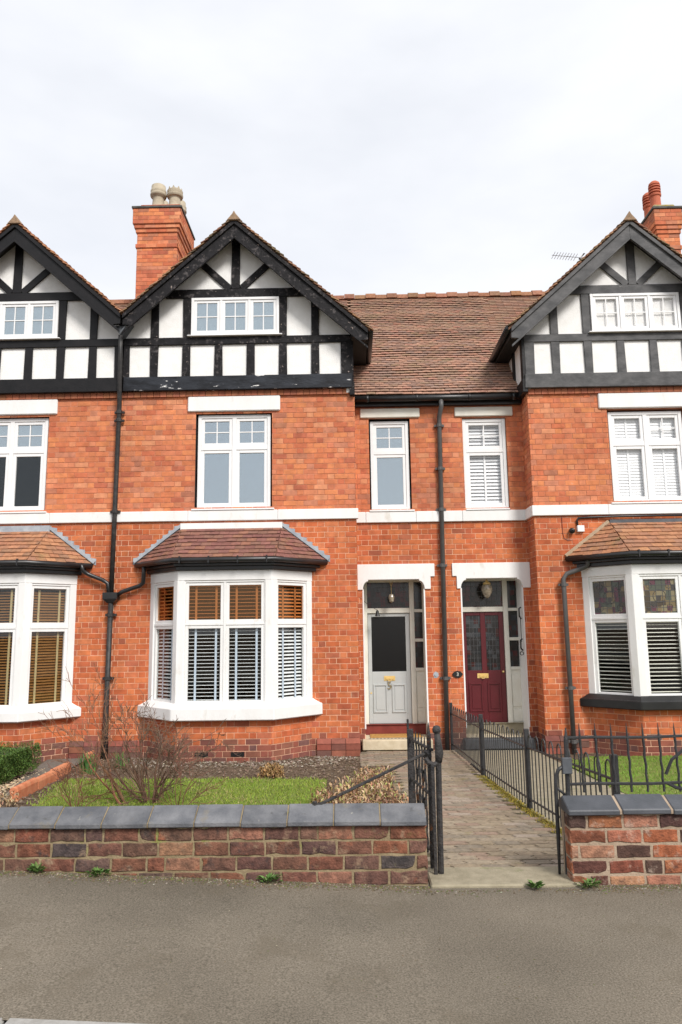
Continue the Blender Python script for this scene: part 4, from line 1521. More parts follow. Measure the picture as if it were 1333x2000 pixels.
# -------- porches
def porch_stone(house, a, b, out_l, out_r):
    """shouldered lintel with concave brackets; a,b opening; out_l/out_r outer edges (upper, lower)"""
    z0, z1, zt = 2.44, 2.615, 2.89
    pts = [(out_l[0], zt), (out_r[0], zt), (out_r[0], 2.66 if out_r[1] != out_r[0] else z0), (out_r[1], 2.66 if out_r[1] != out_r[0] else z0), (out_r[1], z0)]
    pts += [(b - 0.015, z0)]
    for k in range(1, 7):
        t = k / 6 * pi / 2
        pts.append((b - 0.015 - 0.095 * (1 - cos(t)), z0 + 0.15 * sin(t)))
    pts += [(b - 0.11, z1), (a + 0.11, z1)]
    for k in range(6, 0, -1):
        t = k / 6 * pi / 2
        pts.append((a + 0.015 + 0.095 * (1 - cos(t)), z0 + 0.15 * sin(t)))
    pts += [(a + 0.015, z0), (out_l[1], z0)]
    if out_l[1] != out_l[0]:
        pts += [(out_l[1], 2.66), (out_l[0], 2.66)]
    cl = []
    for p in pts:
        if not cl or (abs(p[0] - cl[-1][0]) + abs(p[1] - cl[-1][1])) > 1e-4:
            cl.append(p)
    m = MB()
    m.prism([(x, L - 0.03, z) for x, z in cl], (0, 0.24, 0))
    return m.build('porch_lintel', 'white_paint', house, bevel=0.006)


porch_stone(houses['mid'], P1[0] - 0.02, P1[1] + 0.02, (0.09, 0.09), (1.46, 1.385))
porch_stone(houses['right'], P2[0] - 0.02, P2[1] + 0.02, (1.77, 1.845), (3.145, 3.145))
YD = 13.72
for key, (a, b) in (('mid', P1), ('right', P2)):
    h = houses[key]
    m = MB()
    # side walls and ceiling of the recess
    m.box(a - 0.1, a, L + 0.02, YD + 0.1, PZ - 0.2, 2.7)
    m.box(b, b + 0.1, L + 0.02, YD + 0.1, PZ - 0.2, 2.7)
    m.box(a, b, L + 0.21, YD + 0.1, 2.655, 2.7)
    m.build('porch_wall', 'cream_paint' if key == 'mid' else 'white_paint', h)
    # painted jamb reveals
    for xx in (a, b):
        j = MB()
        j.box(xx - 0.012, xx + 0.012, L - 0.008, L + 0.06, PZ + 0.16, 2.45)
        j.build('porch_jamb', 'white_paint', h)
    m = MB()
    m.box(a, b, L + 0.02, YD - 0.01, -0.5, PZ)
    m.build('porch_floor', 'step_stone', h)
    m = MB()
    m.box(a - 0.06, b + 0.05, L - 0.2, L + 0.02, -0.27, PZ - 0.004)
    m.build('doorstep', 'step_stone' if key == 'mid' else 'dark_coping', h, bevel=0.012)
    m = MB()
    m.box(a + 0.001, b + 0.05, YD - 0.07, YD - 0.052, PZ - 0.02, 0.07)
    m.box(a + 0.001, b + 0.05, YD - 0.1, YD - 0.03, 0.071, 0.085)
    m.build('threshold', 'red_tile' if key == 'mid' else 'concrete', h, bevel=0.008)

# patterned tile strip at the porch edge
for i in range(16):
    m = MB()
    x = P1[0] + 0.05 + i * 0.062
    m.prism([(x, L - 0.03, PZ - 0.003), (x + 0.05, L - 0.03, PZ - 0.003), (x + 0.025, L + 0.03, PZ - 0.003)], (0, 0, 0.003))
    m.build('floor_tile', 'dark_coping', houses['mid'])

# joinery of both porches
FD = Frame((0, YD), (1, 0))


def box_part(name, mat, parent, u0, u1, d0, d1, z0, z1, bevel=0.004, F=None):
    m = MB()
    m.fbox(F or FD, u0, u1, d0, d1, z0, z1)
    return m.build(name, mat, parent, bevel=bevel)


def screen(h, a, b, dx0, dx1, fmat):
    """door frame, fanlight and sidelight"""
    m = MB()
    zt = 2.655
    m.fbox(FD, a, dx0, -0.05, 0.05, 0.07, zt)
    m.fbox(FD, dx1, dx1 + 0.085, -0.05, 0.05, 0.07, zt)
    m.fbox(FD, b - 0.03, b, -0.05, 0.05, 0.07, zt)
    m.fbox(FD, dx0, dx1, -0.05, 0.045, 2.04, 2.13)
    m.fbox(FD, dx0, dx1, -0.05, 0.045, 2.6, zt)
    for z in (1.0, 1.52, 2.05):
        m.fbox(FD, dx1 + 0.085, b - 0.03, -0.05, 0.045, z, z + 0.055)
    m.fbox(FD, dx1 + 0.085, b - 0.03, -0.05, 0.045, 2.6, zt)
    m.fbox(FD, dx1 + 0.085, b - 0.03, -0.05, 0.02, 0.07, 1.0)
    fr_ = m.build('door_frame', fmat, h, bevel=0.005)
    box_part('fanlight', 'stained_dark', fr_, dx0, dx1, -0.02, -0.012, 2.13, 2.6, 0)
    m = MB()
    for q in range(1, 8):
        x = dx0 + (dx1 - dx0) * q / 8
        m.fbox(FD, x - 0.003, x + 0.003, -0.0115, -0.007, 2.13, 2.6)
    for q in range(1, 5):
        z = 2.13 + 0.47 * q / 5
        m.fbox(FD, dx0, dx1, -0.0115, -0.0075, z - 0.003, z + 0.003)
    m.build('lead_came', 'came', fr_)
    for z0, z1 in ((1.055, 1.52), (1.575, 2.05), (2.105, 2.6)):
        box_part('sidelight_pane', 'stained_dark', fr_, dx1 + 0.085, b - 0.03, -0.02, -0.012, z0, z1, 0)
    box_part('side_panel', fmat, fr_, dx1 + 0.1, b - 0.045, 0.02, 0.032, 0.36, 0.92)
    box_part('side_panel', fmat, fr_, dx1 + 0.1, b - 0.045, 0.02, 0.03, 0.1, 0.31)
    return fr_


screen(houses['mid'], P1[0], P1[1] + 0.06, 0.265, 1.035, 'cream_paint')
screen(houses['right'], P2[0], P2[1] + 0.06, 1.985, 2.74, 'cream_paint')


def door(h, u0, u1, mat, glazing, zb=0.085, zt=2.035):
    m = MB()
    gz0, gz1 = 0.995, zt - 0.06
    if glazing == 'single':
        holes = [(u0 + 0.065, u1 - 0.075)]
    else:
        w = u1 - u0
        holes = [(u0 + 0.065, u0 + w / 2 - 0.045), (u0 + w / 2 + 0.045, u1 - 0.085)]
    us = [u0] + [x for hh in holes for x in hh] + [u1]
    for i in range(0, len(us), 2):
        m.fbox(FD, us[i], us[i + 1], -0.03, 0.015, zb, zt)
    for a, b in holes:
        m.fbox(FD, a, b, -0.03, 0.0145, zb, gz0)
        m.fbox(FD, a, b, -0.03, 0.0145, gz1, zt)
    d = m.build('front_door', mat, h, bevel=0.004)
    for a, b in holes:
        box_part('door_pane', 'glass_obscure' if glazing == 'single' else 'stained_door', d, a - 0.002, b + 0.002, -0.012, -0.004, gz0, gz1, 0)
        if glazing != 'single':
            m = MB()
            for q in range(1, 4):
                x = a + (b - a) * q / 4
                m.fbox(FD, x - 0.0025, x + 0.0025, -0.0035, 0.0, gz0, gz1)
            for q in range(1, 9):
                z = gz0 + (gz1 - gz0) * q / 9
                m.fbox(FD, a, b, -0.0035, -0.0005, z - 0.0025, z + 0.0025)
            um, zm = (a + b) / 2, (gz0 + gz1) / 2
            m.tube([FD.p(um, 0.0, zm + 0.2), FD.p(b - 0.03, 0.0, zm), FD.p(um, 0.0, zm - 0.2), FD.p(a + 0.03, 0.0, zm), FD.p(um, 0.0, zm + 0.2)], 0.004, 4)
            m.build('lead_came', 'came', d)
    w = u1 - u0
    for a, b in ((u0 + 0.08, u0 + w / 2 - 0.045), (u0 + w / 2 + 0.035, u1 - 0.095)):
        m = MB()
        z0, z1 = 0.275, 0.775
        t = 0.028
        m.fbox(FD, a, a + t, 0.015, 0.032, z0, z1)
        m.fbox(FD, b - t, b, 0.015, 0.032, z0, z1)
        m.fbox(FD, a + t, b - t, 0.015, 0.031, z0, z0 + t)
        m.fbox(FD, a + t, b - t, 0.015, 0.031, z1 - t, z1)
        m.fbox(FD, a + t + 0.02, b - t - 0.02, 0.015, 0.022, z0 + t + 0.02, z1 - t - 0.02)
        m.build('door_panel', mat, d, bevel=0.005)
    return d


d1 = door(houses['mid'], 0.27, 1.03, 'grey_door', 'single')
d2 = door(houses['right'], 1.99, 2.735, 'red_door', 'double')


def letter_plate(d, u, z, w=0.2):
    m = MB()
    m.fbox(FD, u - w / 2, u + w / 2, 0.016, 0.024, z - 0.042, z + 0.042)
    m.fbox(FD, u - w / 2 + 0.03, u + w / 2 - 0.03, 0.024, 0.034, z - 0.022, z + 0.02)
    m.tube([FD.p(u - 0.035, 0.03, z - 0.02), FD.p(u - 0.02, 0.045, z - 0.045), FD.p(u + 0.02, 0.045, z - 0.045), FD.p(u + 0.035, 0.03, z - 0.02)], 0.006, 6)
    m.build('letter_plate', 'brass', d, bevel=0.003)


letter_plate(d1, 0.645, 0.875)
letter_plate(d2, 2.325, 0.9)


def text_mesh(txt, size, mat, parent, loc, depth=0.006, name='house_number'):
    cu = bpy.data.curves.new('txt', 'FONT')
    cu.body = txt
    cu.size = size
    cu.extrude = depth / 2
    cu.align_x = 'CENTER'
    cu.align_y = 'CENTER'
    to = bpy.data.objects.new('txt', cu)
    me = bpy.data.meshes.new_from_object(to)
    me.name = name
    bpy.data.objects.remove(to)
    me.materials.clear()
    me.materials.append(MATS[mat])
    o = bpy.data.objects.new(name, me)
    COL.objects.link(o)
    if parent:
        o.parent = parent
        o.matrix_local = Matrix.Translation(Vector(loc) - base_of(parent)) @ Matrix.Rotation(pi / 2, 4, 'X')
    return o


text_mesh('5', 0.19, 'old_brass', d1, (0.64, YD - 0.034, 0.745))
for u, z, r in ((0.31, 0.62, 0.016),):
    m = MB()
    m.lathe([(r, 0), (r, 0.01)], (0, 0, 0), 12)
    m = MB()
    m.tube([FD.p(u, 0.014, z), FD.p(u, 0.024, z)], r, 12)
    m.build('key_escutcheon', 'brass', d1)
m = MB()
m.tube([FD.p(2.69, 0.014, 0.97), FD.p(2.69, 0.05, 0.97)], 0.018, 12)
m.build('door_knob', 'brass', d2, smooth=True)

# number plaque beside the red door and sealed bell hole
pl = thing('number_plaque', 'small black oval number plaque on brick pier beside red door', 'plaque', (1.8, L - 0.02, 0.96))
m = MB()
pts = [(1.8 + 0.085 * cos(t * pi / 8) * (1 if t % 4 else 1.12), L - 0.008, 0.96 + 0.06 * sin(t * pi / 8)) for t in range(16)]
m.prism(pts, (0, -0.016, 0))
m.build('plate', 'black_metal', pl, bevel=0.004)
text_mesh('3', 0.085, 'cream_paint', pl, (1.8, L - 0.027, 0.96))
m = MB()
for k in range(7):
    a = 2 * pi * k / 7
    m.add([(1.42, L - 0.0085, 0.955), (1.42 + 0.05 * cos(a), L - 0.007, 0.955 + 0.05 * sin(a)), (1.42 + 0.06 * cos(a + 0.6), L - 0.007, 0.955 + 0.06 * sin(a + 0.6)), (1.42 + 0.05 * cos(a + 0.9), L - 0.007, 0.955 + 0.05 * sin(a + 0.9))], [(0, 1, 2), (0, 2, 3)])
m.tube([(1.42, L - 0.005, 0.955), (1.42, L - 0.02, 0.955)], 0.02, 10)
tag(m.build('bell_push', 'lead'), 'round remains of a bell push patched into brick pier by grey downpipe', 'bell push')

# pendant lantern and hanging bell cable
lt = thing('pendant_lantern', 'cut glass pendant lantern hanging above dark red door', 'lantern', (2.42, 13.45, 2.28))
m = MB()
m.lathe([(0.01, 0), (0.045, 0.03), (0.085, 0.1), (0.1, 0.17), (0.085, 0.235), (0.06, 0.25)], (2.42, 13.45, 2.27), 14)
m.build('glass_bowl', 'lantern_glass', lt)
m = MB()
m.lathe([(0.07, 0), (0.065, 0.03), (0.02, 0.06), (0.008, 0.13)], (2.42, 13.45, 2.52), 12)
m.build('cap', 'brass', lt)
lt = thing('porch_lantern', 'small clear glass lantern hanging above grey front door', 'lantern', (0.7, 13.45, 2.2))
m = MB()
m.lathe([(0.008, 0), (0.04, 0.02), (0.055, 0.1), (0.035, 0.15)], (0.7, 13.45, 2.22), 12)
m.build('glass_bowl', 'lantern_glass', lt)
m = MB()
m.tube([(0.7, 13.45, 2.37), (0.7, 13.45, 2.6)], 0.004, 6)
m.tube([(0.66, 13.45, 2.62), (0.7, 13.45, 2.5), (0.74, 13.45, 2.62)], 0.004, 5)
m.build('chain', 'brass', lt)
lt = thing('hanging_fitting', 'small black fitting hanging on a wire at top of grey door', 'fitting', (0.44, 13.45, 2.0))
m = MB()
m.lathe([(0.045, 0), (0.035, 0.04), (0.025, 0.09), (0.008, 0.11)], (0.44, 13.4, 1.98), 12)
m.build('fitting_body', 'black_metal', lt)
m = MB()
m.tube([(0.44, 13.4, 2.09), (0.3, 13.3, 2.16), (0.14, L - 0.02, 2.3)], 0.004, 5)
m.build('wire', 'black_metal', lt)
lt = thing('door_bracket', 'black iron scroll bracket on white jamb right of red door', 'bracket', (2.98, 13.3, 1.4))
m = MB()
for zc in (2.0, 1.45):
    m.tube([(2.975, 13.3, zc - 0.1), (2.94, 13.28, zc - 0.06), (2.94, 13.28, zc + 0.08), (2.975, 13.3, zc + 0.1)], 0.014, 6)
m.tube([(2.955, 13.28, 1.5), (2.955, 13.28, 1.95)], 0.006, 6)
m.tube([(2.95 + 0.03 * cos(t * pi / 4), 13.28, 1.3 + 0.03 * sin(t * pi / 4)) for t in range(9)], 0.008, 5)
m.build('iron_scroll', 'black_metal', lt)
m = MB()
m.box(P1[0] + 0.08, P1[0] + 0.98, L + 0.06, L + 0.43, PZ + 0.001, PZ + 0.02)
tag(m.build('doormat', 'coir', bevel=0.004), 'golden coir doormat on tiled step of grey front door', 'doormat')

# security camera and junction box with cable
sc = thing('security_camera', 'small black dome security camera on brick right of the link', 'camera', (3.77, G - 0.05, 3.36))
m = MB()
m.tube([(3.77, G - 0.005, 3.375), (3.77, G - 0.05, 3.37), (3.765, G - 0.1, 3.36)], [0.04, 0.05, 0.045], 14)
m.build('housing', 'black_metal', sc, smooth=True)
m = MB()
m.tube([(3.765, G - 0.1, 3.36), (3.764, G - 0.125, 3.354)], [0.03, 0.02], 12)
m.build('lens', 'glass_left', sc)
jb = thing('junction_box', 'white junction box beside dome camera under string course', 'box', (3.92, G - 0.03, 3.36))
m = MB()
m.box(3.865, 3.985, G - 0.06, G - 0.004, 3.35, 3.46)
m.build('cover', 'white_plastic', jb, bevel=0.006)
m = MB()
m.tube([(3.88, G - 0.03, 3.46), (3.87, G - 0.03, 3.55), (3.9, G - 0.03, 3.59), (4.1, G - 0.03, 3.6), (4.6, G - 0.06, 3.605), (6.4, G - 0.06, 3.61)], 0.017, 8)
m.build('cable', 'black_metal', jb, smooth=True)
m = MB()
m.tube([(3.62, G - 0.012, 3.62), (3.62, G - 0.012, 3.35), (3.64, G - 0.012, 3.25), (3.7, G - 0.012, 3.21), (3.78, G - 0.012, 3.22)], 0.005, 5)
tag(m.build('loose_cable', 'red_door'), 'thin loose cable looping below dome camera', 'cable')

# television aerial
ae = thing('television_aerial', 'thin metal television aerial above left slope of grey timbered gable', 'aerial', (4.72, 14.0, 8.4))
m = MB()
m.tube([(4.72, 14.0, 8.3), (4.72, 14.0, 9.1)], 0.012, 6)
m.build('mast', 'lead', ae)
m = MB()
m.tube([(4.12, 14.0, 9.14), (4.8, 14.0, 9.06)], 0.008, 6)
m.build('boom', 'lead', ae)
for i in range(9):
    m = MB()
    x = 4.15 + i * 0.055
    z = 9.14 - (x - 4.12) * 0.118
    m.tube([(x, 13.86, z), (x, 14.14, z)], 0.005, 5)
    m.build('element', 'lead', ae)
m = MB()
for s in (-1, 1):
    m.prism([(4.66, 14.0, 9.07), (4.76, 14.0 + s * 0.02, 9.07 + s * 0.11), (4.79, 14.0, 9.06 + s * 0.11), (4.69, 14.0, 9.065)], (0, 0.05, 0))
m.build('reflector', 'black_metal', ae)

# -------- blinds
Fm = bw_m[1][0]
w, cu, cz = bw_m[1][1]
side = {0: 'left canted side', 2: 'right canted side'}
for k, nm in ((0, 'left'), (1, 'right')):
    a, b = cu[k]
    blind(Fm, a + 0.01, b - 0.01, 0.64, 2.52, -0.105, 0.057, 0.03, 'white_slat', 'blue_tape',
          'white venetian blind in %s half of front face of middle bay window' % nm, group='blinds in the middle bay')
for i in (0, 2):
    F, (w, cu, cz) = bw_m[i]
    a, b = cu[0]
    blind(F, a + 0.01, b - 0.01, 0.64, 2.52, -0.1, 0.057, 0.5, 'white_slat', 'blue_tape',
          'white venetian blind in %s of middle bay window' % side[i], group='blinds in the middle bay', tapes=(0.3, 0.72))
F, (w, cu, cz) = bw_l[1]
for k, nm in ((0, 'left'), (1, 'right')):
    a, b = cu[k]
    blind(F, a + 0.01, b - 0.01, 0.6, 2.52, -0.105, 0.045, 0.5, 'wood_slat', 'cream_tape', 'brown wooden blind in %s half of front face of left bay window' % nm, group='blinds in the left bay')
F, (w, cu, cz) = bw_l[2]
a, b = cu[0]
blind(F, a + 0.01, b - 0.01, 0.6, 2.52, -0.1, 0.045, 0.75, 'wood_slat', 'cream_tape', 'brown wooden blind with cream tapes in canted side of left bay window', group='blinds in the left bay')
F, (w, cu, cz) = bw_r[0]
a, b = cu[0]
blind(F, a + 0.03, b - 0.02, 0.68, 1.84, -0.1, 0.062, 0.2, 'cream_slat', 'cream_slat', 'cream venetian blind in canted side of right bay window', group='blinds in the right bay', tapes=())
F, (w, cu, cz) = bw_r[1]
for k, nm in ((0, 'left'), (1, 'right')):
    a, b = cu[k]
    blind(F, a + 0.02, b - 0.02, 0.68, 1.84, -0.1, 0.062, 0.2, 'cream_slat', 'cream_slat', 'cream venetian blind in %s half of front face of right bay window' % nm, group='blinds in the right bay', tapes=())
# plantation shutters and other blinds upstairs
blind(FL, 2.11, 2.8, 3.93, 5.5, -0.14, 0.064, 1.0, 'white_slat', 'white_slat', 'white shutter blind in narrow upstairs window above red door', 'blind', width=0.075, tapes=(0.5,))
blind(FG, 4.6, 5.8, 3.92, 5.45, -0.15, 0.052, 1.3, 'white_slat', 'white_slat', 'bright white shutters in upstairs window of right house', 'blind', width=0.08, tapes=(0.24, 0.5, 0.76))
for key, cx, dz_, nm in (('left', -6.02, 0.0, 'left gable'), ('right', 5.12, -0.07, 'right gable')):
    FA = Frame((cx, G - 0.06), (1, 0))
    for s in range(3):
        blind(FA, -0.72 + s * 0.49, -0.26 + s * 0.49, 7.0 + dz_, 7.69 + dz_, -0.05 - 0.1, 0.05, 0.7, 'white_slat', 'white_slat',
              'pale venetian blind in %s light of attic window in %s' % (('left', 'centre', 'right')[s], nm), 'blind', 'attic blinds', tapes=())
m = MB()
m.box(-6.62, -5.42, G + 0.16, G + 0.165, 5.28, 5.56)
tag(m.build('roller_blind', 'roller'), 'pale roller blind at top of upstairs window of left house', 'blind')


# ------------------------------------------------------------------ garden walls
WALL_DARK = [(0.1326, 0.07052, 0.0528), (0.156, 0.0774, 0.05544), (0.1872, 0.08084, 0.0528), (0.1014, 0.06708, 0.0572), (0.156, 0.086, 0.06424), (0.1326, 0.0688, 0.0528), (0.2574, 0.1419, 0.09504), (0.0702, 0.05762, 0.05456), (0.1638, 0.07482, 0.0528), (0.1248, 0.0731, 0.05808)]
WALL_PINK = [(0.2952, 0.1187, 0.0765), (0.328, 0.1615, 0.108), (0.1066, 0.05225, 0.0405), (0.1968, 0.07125, 0.0468), (0.2706, 0.1045, 0.054), (0.082, 0.0494, 0.0423), (0.328, 0.1805, 0.117)]


def rough_brick(mb, x0, x1, y0, y1, z0, z1, col, r, ch=0.0055):
    """weathered brick: ragged outline, slightly domed face"""
    nx = max(2, int((x1 - x0) / 0.05))
    out = [(x0 + (x1 - x0) * k / nx, z0) for k in range(nx)] + [(x1, z0), (x1, (z0 + z1) / 2)] + [(x1 - (x1 - x0) * k / nx, z1) for k in range(nx)] + [(x0, z1), (x0, (z0 + z1) / 2)]
    cx, cz = (x0 + x1) / 2, (z0 + z1) / 2
    n = len(out)
    d = r.uniform(-0.004, 0.003)
    chip = r.randrange(n) if r.random() < 0.55 else -9
    rim, inn = [], []
    for i, (x, z) in enumerate(out):
        q = 0.0045 + (0.012 if abs(i - chip) < 1 else 0)
        jx, jz = r.uniform(-0.0045, 0.0025), r.uniform(-0.0045, 0.0025)
        sx, sz = (1 if x > cx else -1), (1 if z > cz else -1)
        X, Z = x + sx * jx, z + sz * jz
        if abs(i - chip) < 1:
            X, Z = X - sx * 0.012, Z - sz * 0.012
        rim.append((X, y0 + ch + d, Z))
        inn.append((X - sx * (ch + r.uniform(-0.003, 0.003)), y0 + d + r.uniform(0, 0.003), Z - sz * (ch * 0.8 + r.uniform(-0.002, 0.002))))
    back = [(x, y1, z) for x, z in out]
    vs = back + rim + inn + [(cx + r.uniform(-0.02, 0.02), y0 + d - 0.001, cz)]
    fs = []
    for i in range(n):
        k = (i + 1) % n
        fs += [(i, k, n + k, n + i), (n + i, n + k, 2 * n + k, 2 * n + i), (2 * n + i, 2 * n + k, 3 * n)]
    mb.add(vs, fs, col)


def garden_wall(label, x0, x1, zc, cols, bmat, mmat, cmat, slab, seed, endbricks, ridge, joint=0.013):
    """brick garden wall with saddle coping; zc underside of coping"""
    r = random.Random(seed)
    Y0, Y1 = 5.30, 5.53
    t = thing('garden_wall', label, 'wall', ((x0 + x1) / 2, 5.4, 0.0))
    m = MB()
    m.box(x0 + 0.004, x1 - 0.004, Y0 + 0.008, Y1 - 0.008, -0.25, zc)
    m.build('mortar_core', mmat, t)
    c = 0.0965
    k = 0
    z = zc - c
    while z > -0.08:
        u = x0 - (0.0 if k % 2 else 0.125) - (0.06 if k == 2 else 0)
        while u < x1 - 0.02:
            w = 0.242 if r.random() > 0.1 else 0.125
            a, b = max(u, x0), min(u + w, x1)
            if x1 - b < 0.05:
                b = x1
            u = b if b > u else u + w
            if b - a < 0.04:
                continue
            mb = MB()
            rough_brick(mb, a + joint / 2 * (a > x0), b - joint / 2 * (b < x1), Y0, Y0 + 0.1, z + joint / 2, z + c - joint / 2, jit(r.choice(cols), 0.12, r), r)
            mb.build('brick', bmat, t)
        # end face headers
        xe = endbricks
        mb = MB()
        F = Frame((x0, Y1), (0, -1)) if xe < 0 else Frame((x1, Y0), (0, 1))
        brick_geo(mb, F, 0.104, 0.226, z + joint / 2, z + c - joint / 2, 0.003, jit(r.choice(cols), 0.12, r), 0.006)
        mb.build('brick', bmat, t)
        z -= c
        k += 1
    # coping slabs
    u = x0 if endbricks < 0 else x1
    sgn = 1 if endbricks < 0 else -1
    i = 0
    while (u < x1 if sgn > 0 else u > x0):
        a, b = (u, u + slab) if sgn > 0 else (u - slab, u)
        a, b = max(a, x0 - 0.03), min(b, x1 + 0.03)
        if i == 0:
            if sgn > 0:
                a -= 0.02
            else:
                b += 0.0
        mb = MB()
        g = 0.004 if cmat == 'coping' else 0.009
        y0, yr, y1 = Y0 - 0.035, (Y0 + Y1) / 2 + 0.01, Y1 + 0.035
        dz = r.uniform(-0.003, 0.003)
        prof = [(y0, zc + dz), (y0, zc + 0.034 + dz), (yr, zc + ridge + dz), (y1, zc + 0.034 + dz), (y1, zc + dz)]
        k_ = 1 + r.uniform(-0.12, 0.12)
        mb.prism([(a + g, y, z) for y, z in prof], (b - a - 2 * g, 0, 0), (k_, k_, k_ * 1.02))
        mb.build('coping_stone', cmat, t, bevel=0.006)
        u += sgn * slab
        i += 1
    m = MB()
    prof = [(Y0 - 0.025, zc + 0.004), (Y0 - 0.025, zc + 0.028), ((Y0 + Y1) / 2 + 0.01, zc + ridge - 0.008), (Y1 + 0.025, zc + 0.028), (Y1 + 0.025, zc + 0.004)]
    m.prism([(x0 + 0.01, y, z) for y, z in prof], (x1 - x0 - 0.02, 0, 0))
    m.build('coping_joint', 'cream_mortar' if cmat != 'coping' else 'green_mortar', t)
    return t


garden_wall('low dark brick garden wall with blue grey coping, left of the gateway', -6.2, 0.478, 0.43, WALL_DARK, 'old_brick', 'green_mortar', 'coping', 0.315, 8, 1, 0.115)
garden_wall('low patchy pink brick garden wall with dark coping, right of the gateway', 1.44, 5.2, 0.485, WALL_PINK, 'worn_pink_brick', 'cream_mortar', 'dark_coping', 0.342, 21, -1, 0.1, 0.016)

# threshold slab of the gateway and path
m = MB()
m.prism([(0.49, 5.26, -0.05), (1.5, 5.26, -0.05), (1.48, 5.64, -0.05), (0.49, 5.64, -0.05)], (0, 0, 0.108))
tag(m.build('gateway_slab', 'concrete', bevel=0.01), 'mossy concrete slab across the gateway at the pavement', 'slab')
path = MB()
PX0, PX1 = 0.5, 1.66
n = 30
for i in range(n):
    ya, yb = 5.64 + (13.0 - 5.64) * i / n, 5.64 + (13.0 - 5.64) * (i + 1) / n
    xl = 0.5 if ya < 11.3 else 0.12
    path.add([(xl, ya, ground_z(ya) + 0.022), (1.64 + max(0, (8 - ya)) * 0.08, ya, ground_z(ya) + 0.022), (1.64 + max(0, (8 - yb)) * 0.08, yb, ground_z(yb) + 0.022), (xl, yb, ground_z(yb) + 0.022)], [(0, 1, 2, 3)])
patho = tag(path.build('paved_path', 'paver_joint'), kind='structure')
PAVE_COLS = [(0.2813, 0.2258, 0.1624), (0.2522, 0.1995, 0.1456), (0.3007, 0.2467, 0.1848), (0.2813, 0.2048, 0.1568), (0.2328, 0.1943, 0.1512), (0.3201, 0.2625, 0.2128)]
PW, PD = 0.215, 0.118
zig = [(0, 0), (0.032, 0.032), (0.005, 0.088), (0.035, PD - 0.008)]
pav_me, pav_mb = [], []
for c in PAVE_COLS:
    mb = MB()
    left = [(0.0, 0.008), (0.034, 0.036), (0.034 - 0.034, 0.08), (0.03, PD - 0.008)]
    right = [(x + PW - 0.014, y) for x, y in left]
    poly = left + right[::-1]
    cxp = PW / 2
    mb.prism([(x - cxp, y - PD / 2, 0) for x, y in poly], (0, 0, 0.03), c)
    pav_mb.append(mb)
    pav_me.append(mb.mesh('paver', 'paver'))
rest = MB()
cnt = 0
y = 5.70
row = 0
sl = math.atan(0.0432)
while y < 12.95:
    xl = 0.5 if y < 11.3 else 0.12
    xr = 1.62 + max(0, (8 - y)) * 0.08
    x = xl + (PW / 2 if row % 2 else 0.0) + PW / 2 - 0.04
    while x < xr - 0.02:
        ci = RND.randrange(len(pav_me))
        m4 = Matrix.Translation((x, y, ground_z(y) + RND.uniform(-0.003, 0.004))) @ Matrix.Rotation(-sl + RND.uniform(-0.012, 0.012), 4, 'X') @ Matrix.Rotation(RND.uniform(-0.012, 0.012), 4, 'Y') @ Matrix.Rotation(RND.uniform(-0.02, 0.02), 4, 'Z')
        if cnt < 300:
            place(pav_me[ci], 'paver', patho, m4)
        else:
            rest.add([m4 @ Vector(v) for v in pav_mb[ci].v], pav_mb[ci].f, PAVE_COLS[ci])
        cnt += 1
        x += PW
    y += PD
    row += 1
rest.build('paving', 'paver', patho, kind='stuff')
# neighbour's path right of the fence
m = MB()
for i in range(20):
    ya, yb = 5.6 + 7.6 * i / 20, 5.6 + 7.6 * (i + 1) / 20
    xa = 1.72 + max(0, (8 - ya)) * 0.09
    xb = 1.72 + max(0, (8 - yb)) * 0.09
    m.add([(xa, ya, ground_z(ya) + 0.014), (3.0, ya, ground_z(ya) + 0.014), (3.0, yb, ground_z(yb) + 0.014), (xb, yb, ground_z(yb) + 0.014)], [(0, 1, 2, 3)])
tag(m.build('side_path', 'concrete'), kind='structure')


# ------------------------------------------------------------------ hooped fence
FPOST = [(1.65, 13.08), (1.66, 10.1), (1.745, 7.85), (1.885, 5.66)]
ft = thing('hoop_top_fence', 'black iron hoop-topped fence running along the paved path', 'fence', (1.7, 9.0, -0.15))
PH = 0.8
for (x, y) in FPOST:
    m = MB()
    m.box(x - 0.025, x + 0.025, y - 0.025, y + 0.025, ground_z(y) - 0.1, ground_z(y) + PH)
    m.build('post', 'iron_fence', ft, bevel=0.004)
for i in range(3):
    a, b = Vector(FPOST[i]), Vector(FPOST[i + 1])
    d = (b - a)
    ln = d.length
    for hgt, rad in ((0.62, 0.011), (0.12, 0.011)):
        m = MB()
        m.tube([(a.x, a.y, ground_z(a.y) + hgt), (b.x, b.y, ground_z(b.y) + hgt)], rad, 6)
        m.build('rail', 'iron_fence', ft)
    nh = int(round(ln / 0.225))
    stp = ln / nh
    for k in range(nh):
        q0, q1 = a + d * ((k + 0.25) / nh), a + d * ((k + 0.75) / nh)
        mid = (q0 + q1) / 2
        rad = (q1 - q0).length / 2
        g0 = ground_z(mid.y)
        pts = [(q0.x, q0.y, g0 + 0.04), (q0.x, q0.y, g0 + 0.68)]
        for s in range(1, 6):
            tt = pi - pi * s / 6
            p = mid + d.normalized() * rad * cos(tt)
            pts.append((p.x, p.y, g0 + 0.68 + rad * 1.3 * sin(tt)))
        pts += [(q1.x, q1.y, g0 + 0.68), (q1.x, q1.y, g0 + 0.04)]
        m = MB()
        m.tube(pts, 0.0062, 6)
        m.build('hoop', 'iron_fence', ft)

# ------------------------------------------------------------------ gate left (open), stay bar, post right, railing
gt = thing('garden_gate', 'rusty black iron garden gate standing open at left of the path', 'gate', (0.53, 6.0, 0.0))
ga, gb = Vector((0.462, 6.42)), Vector((0.555, 5.62))


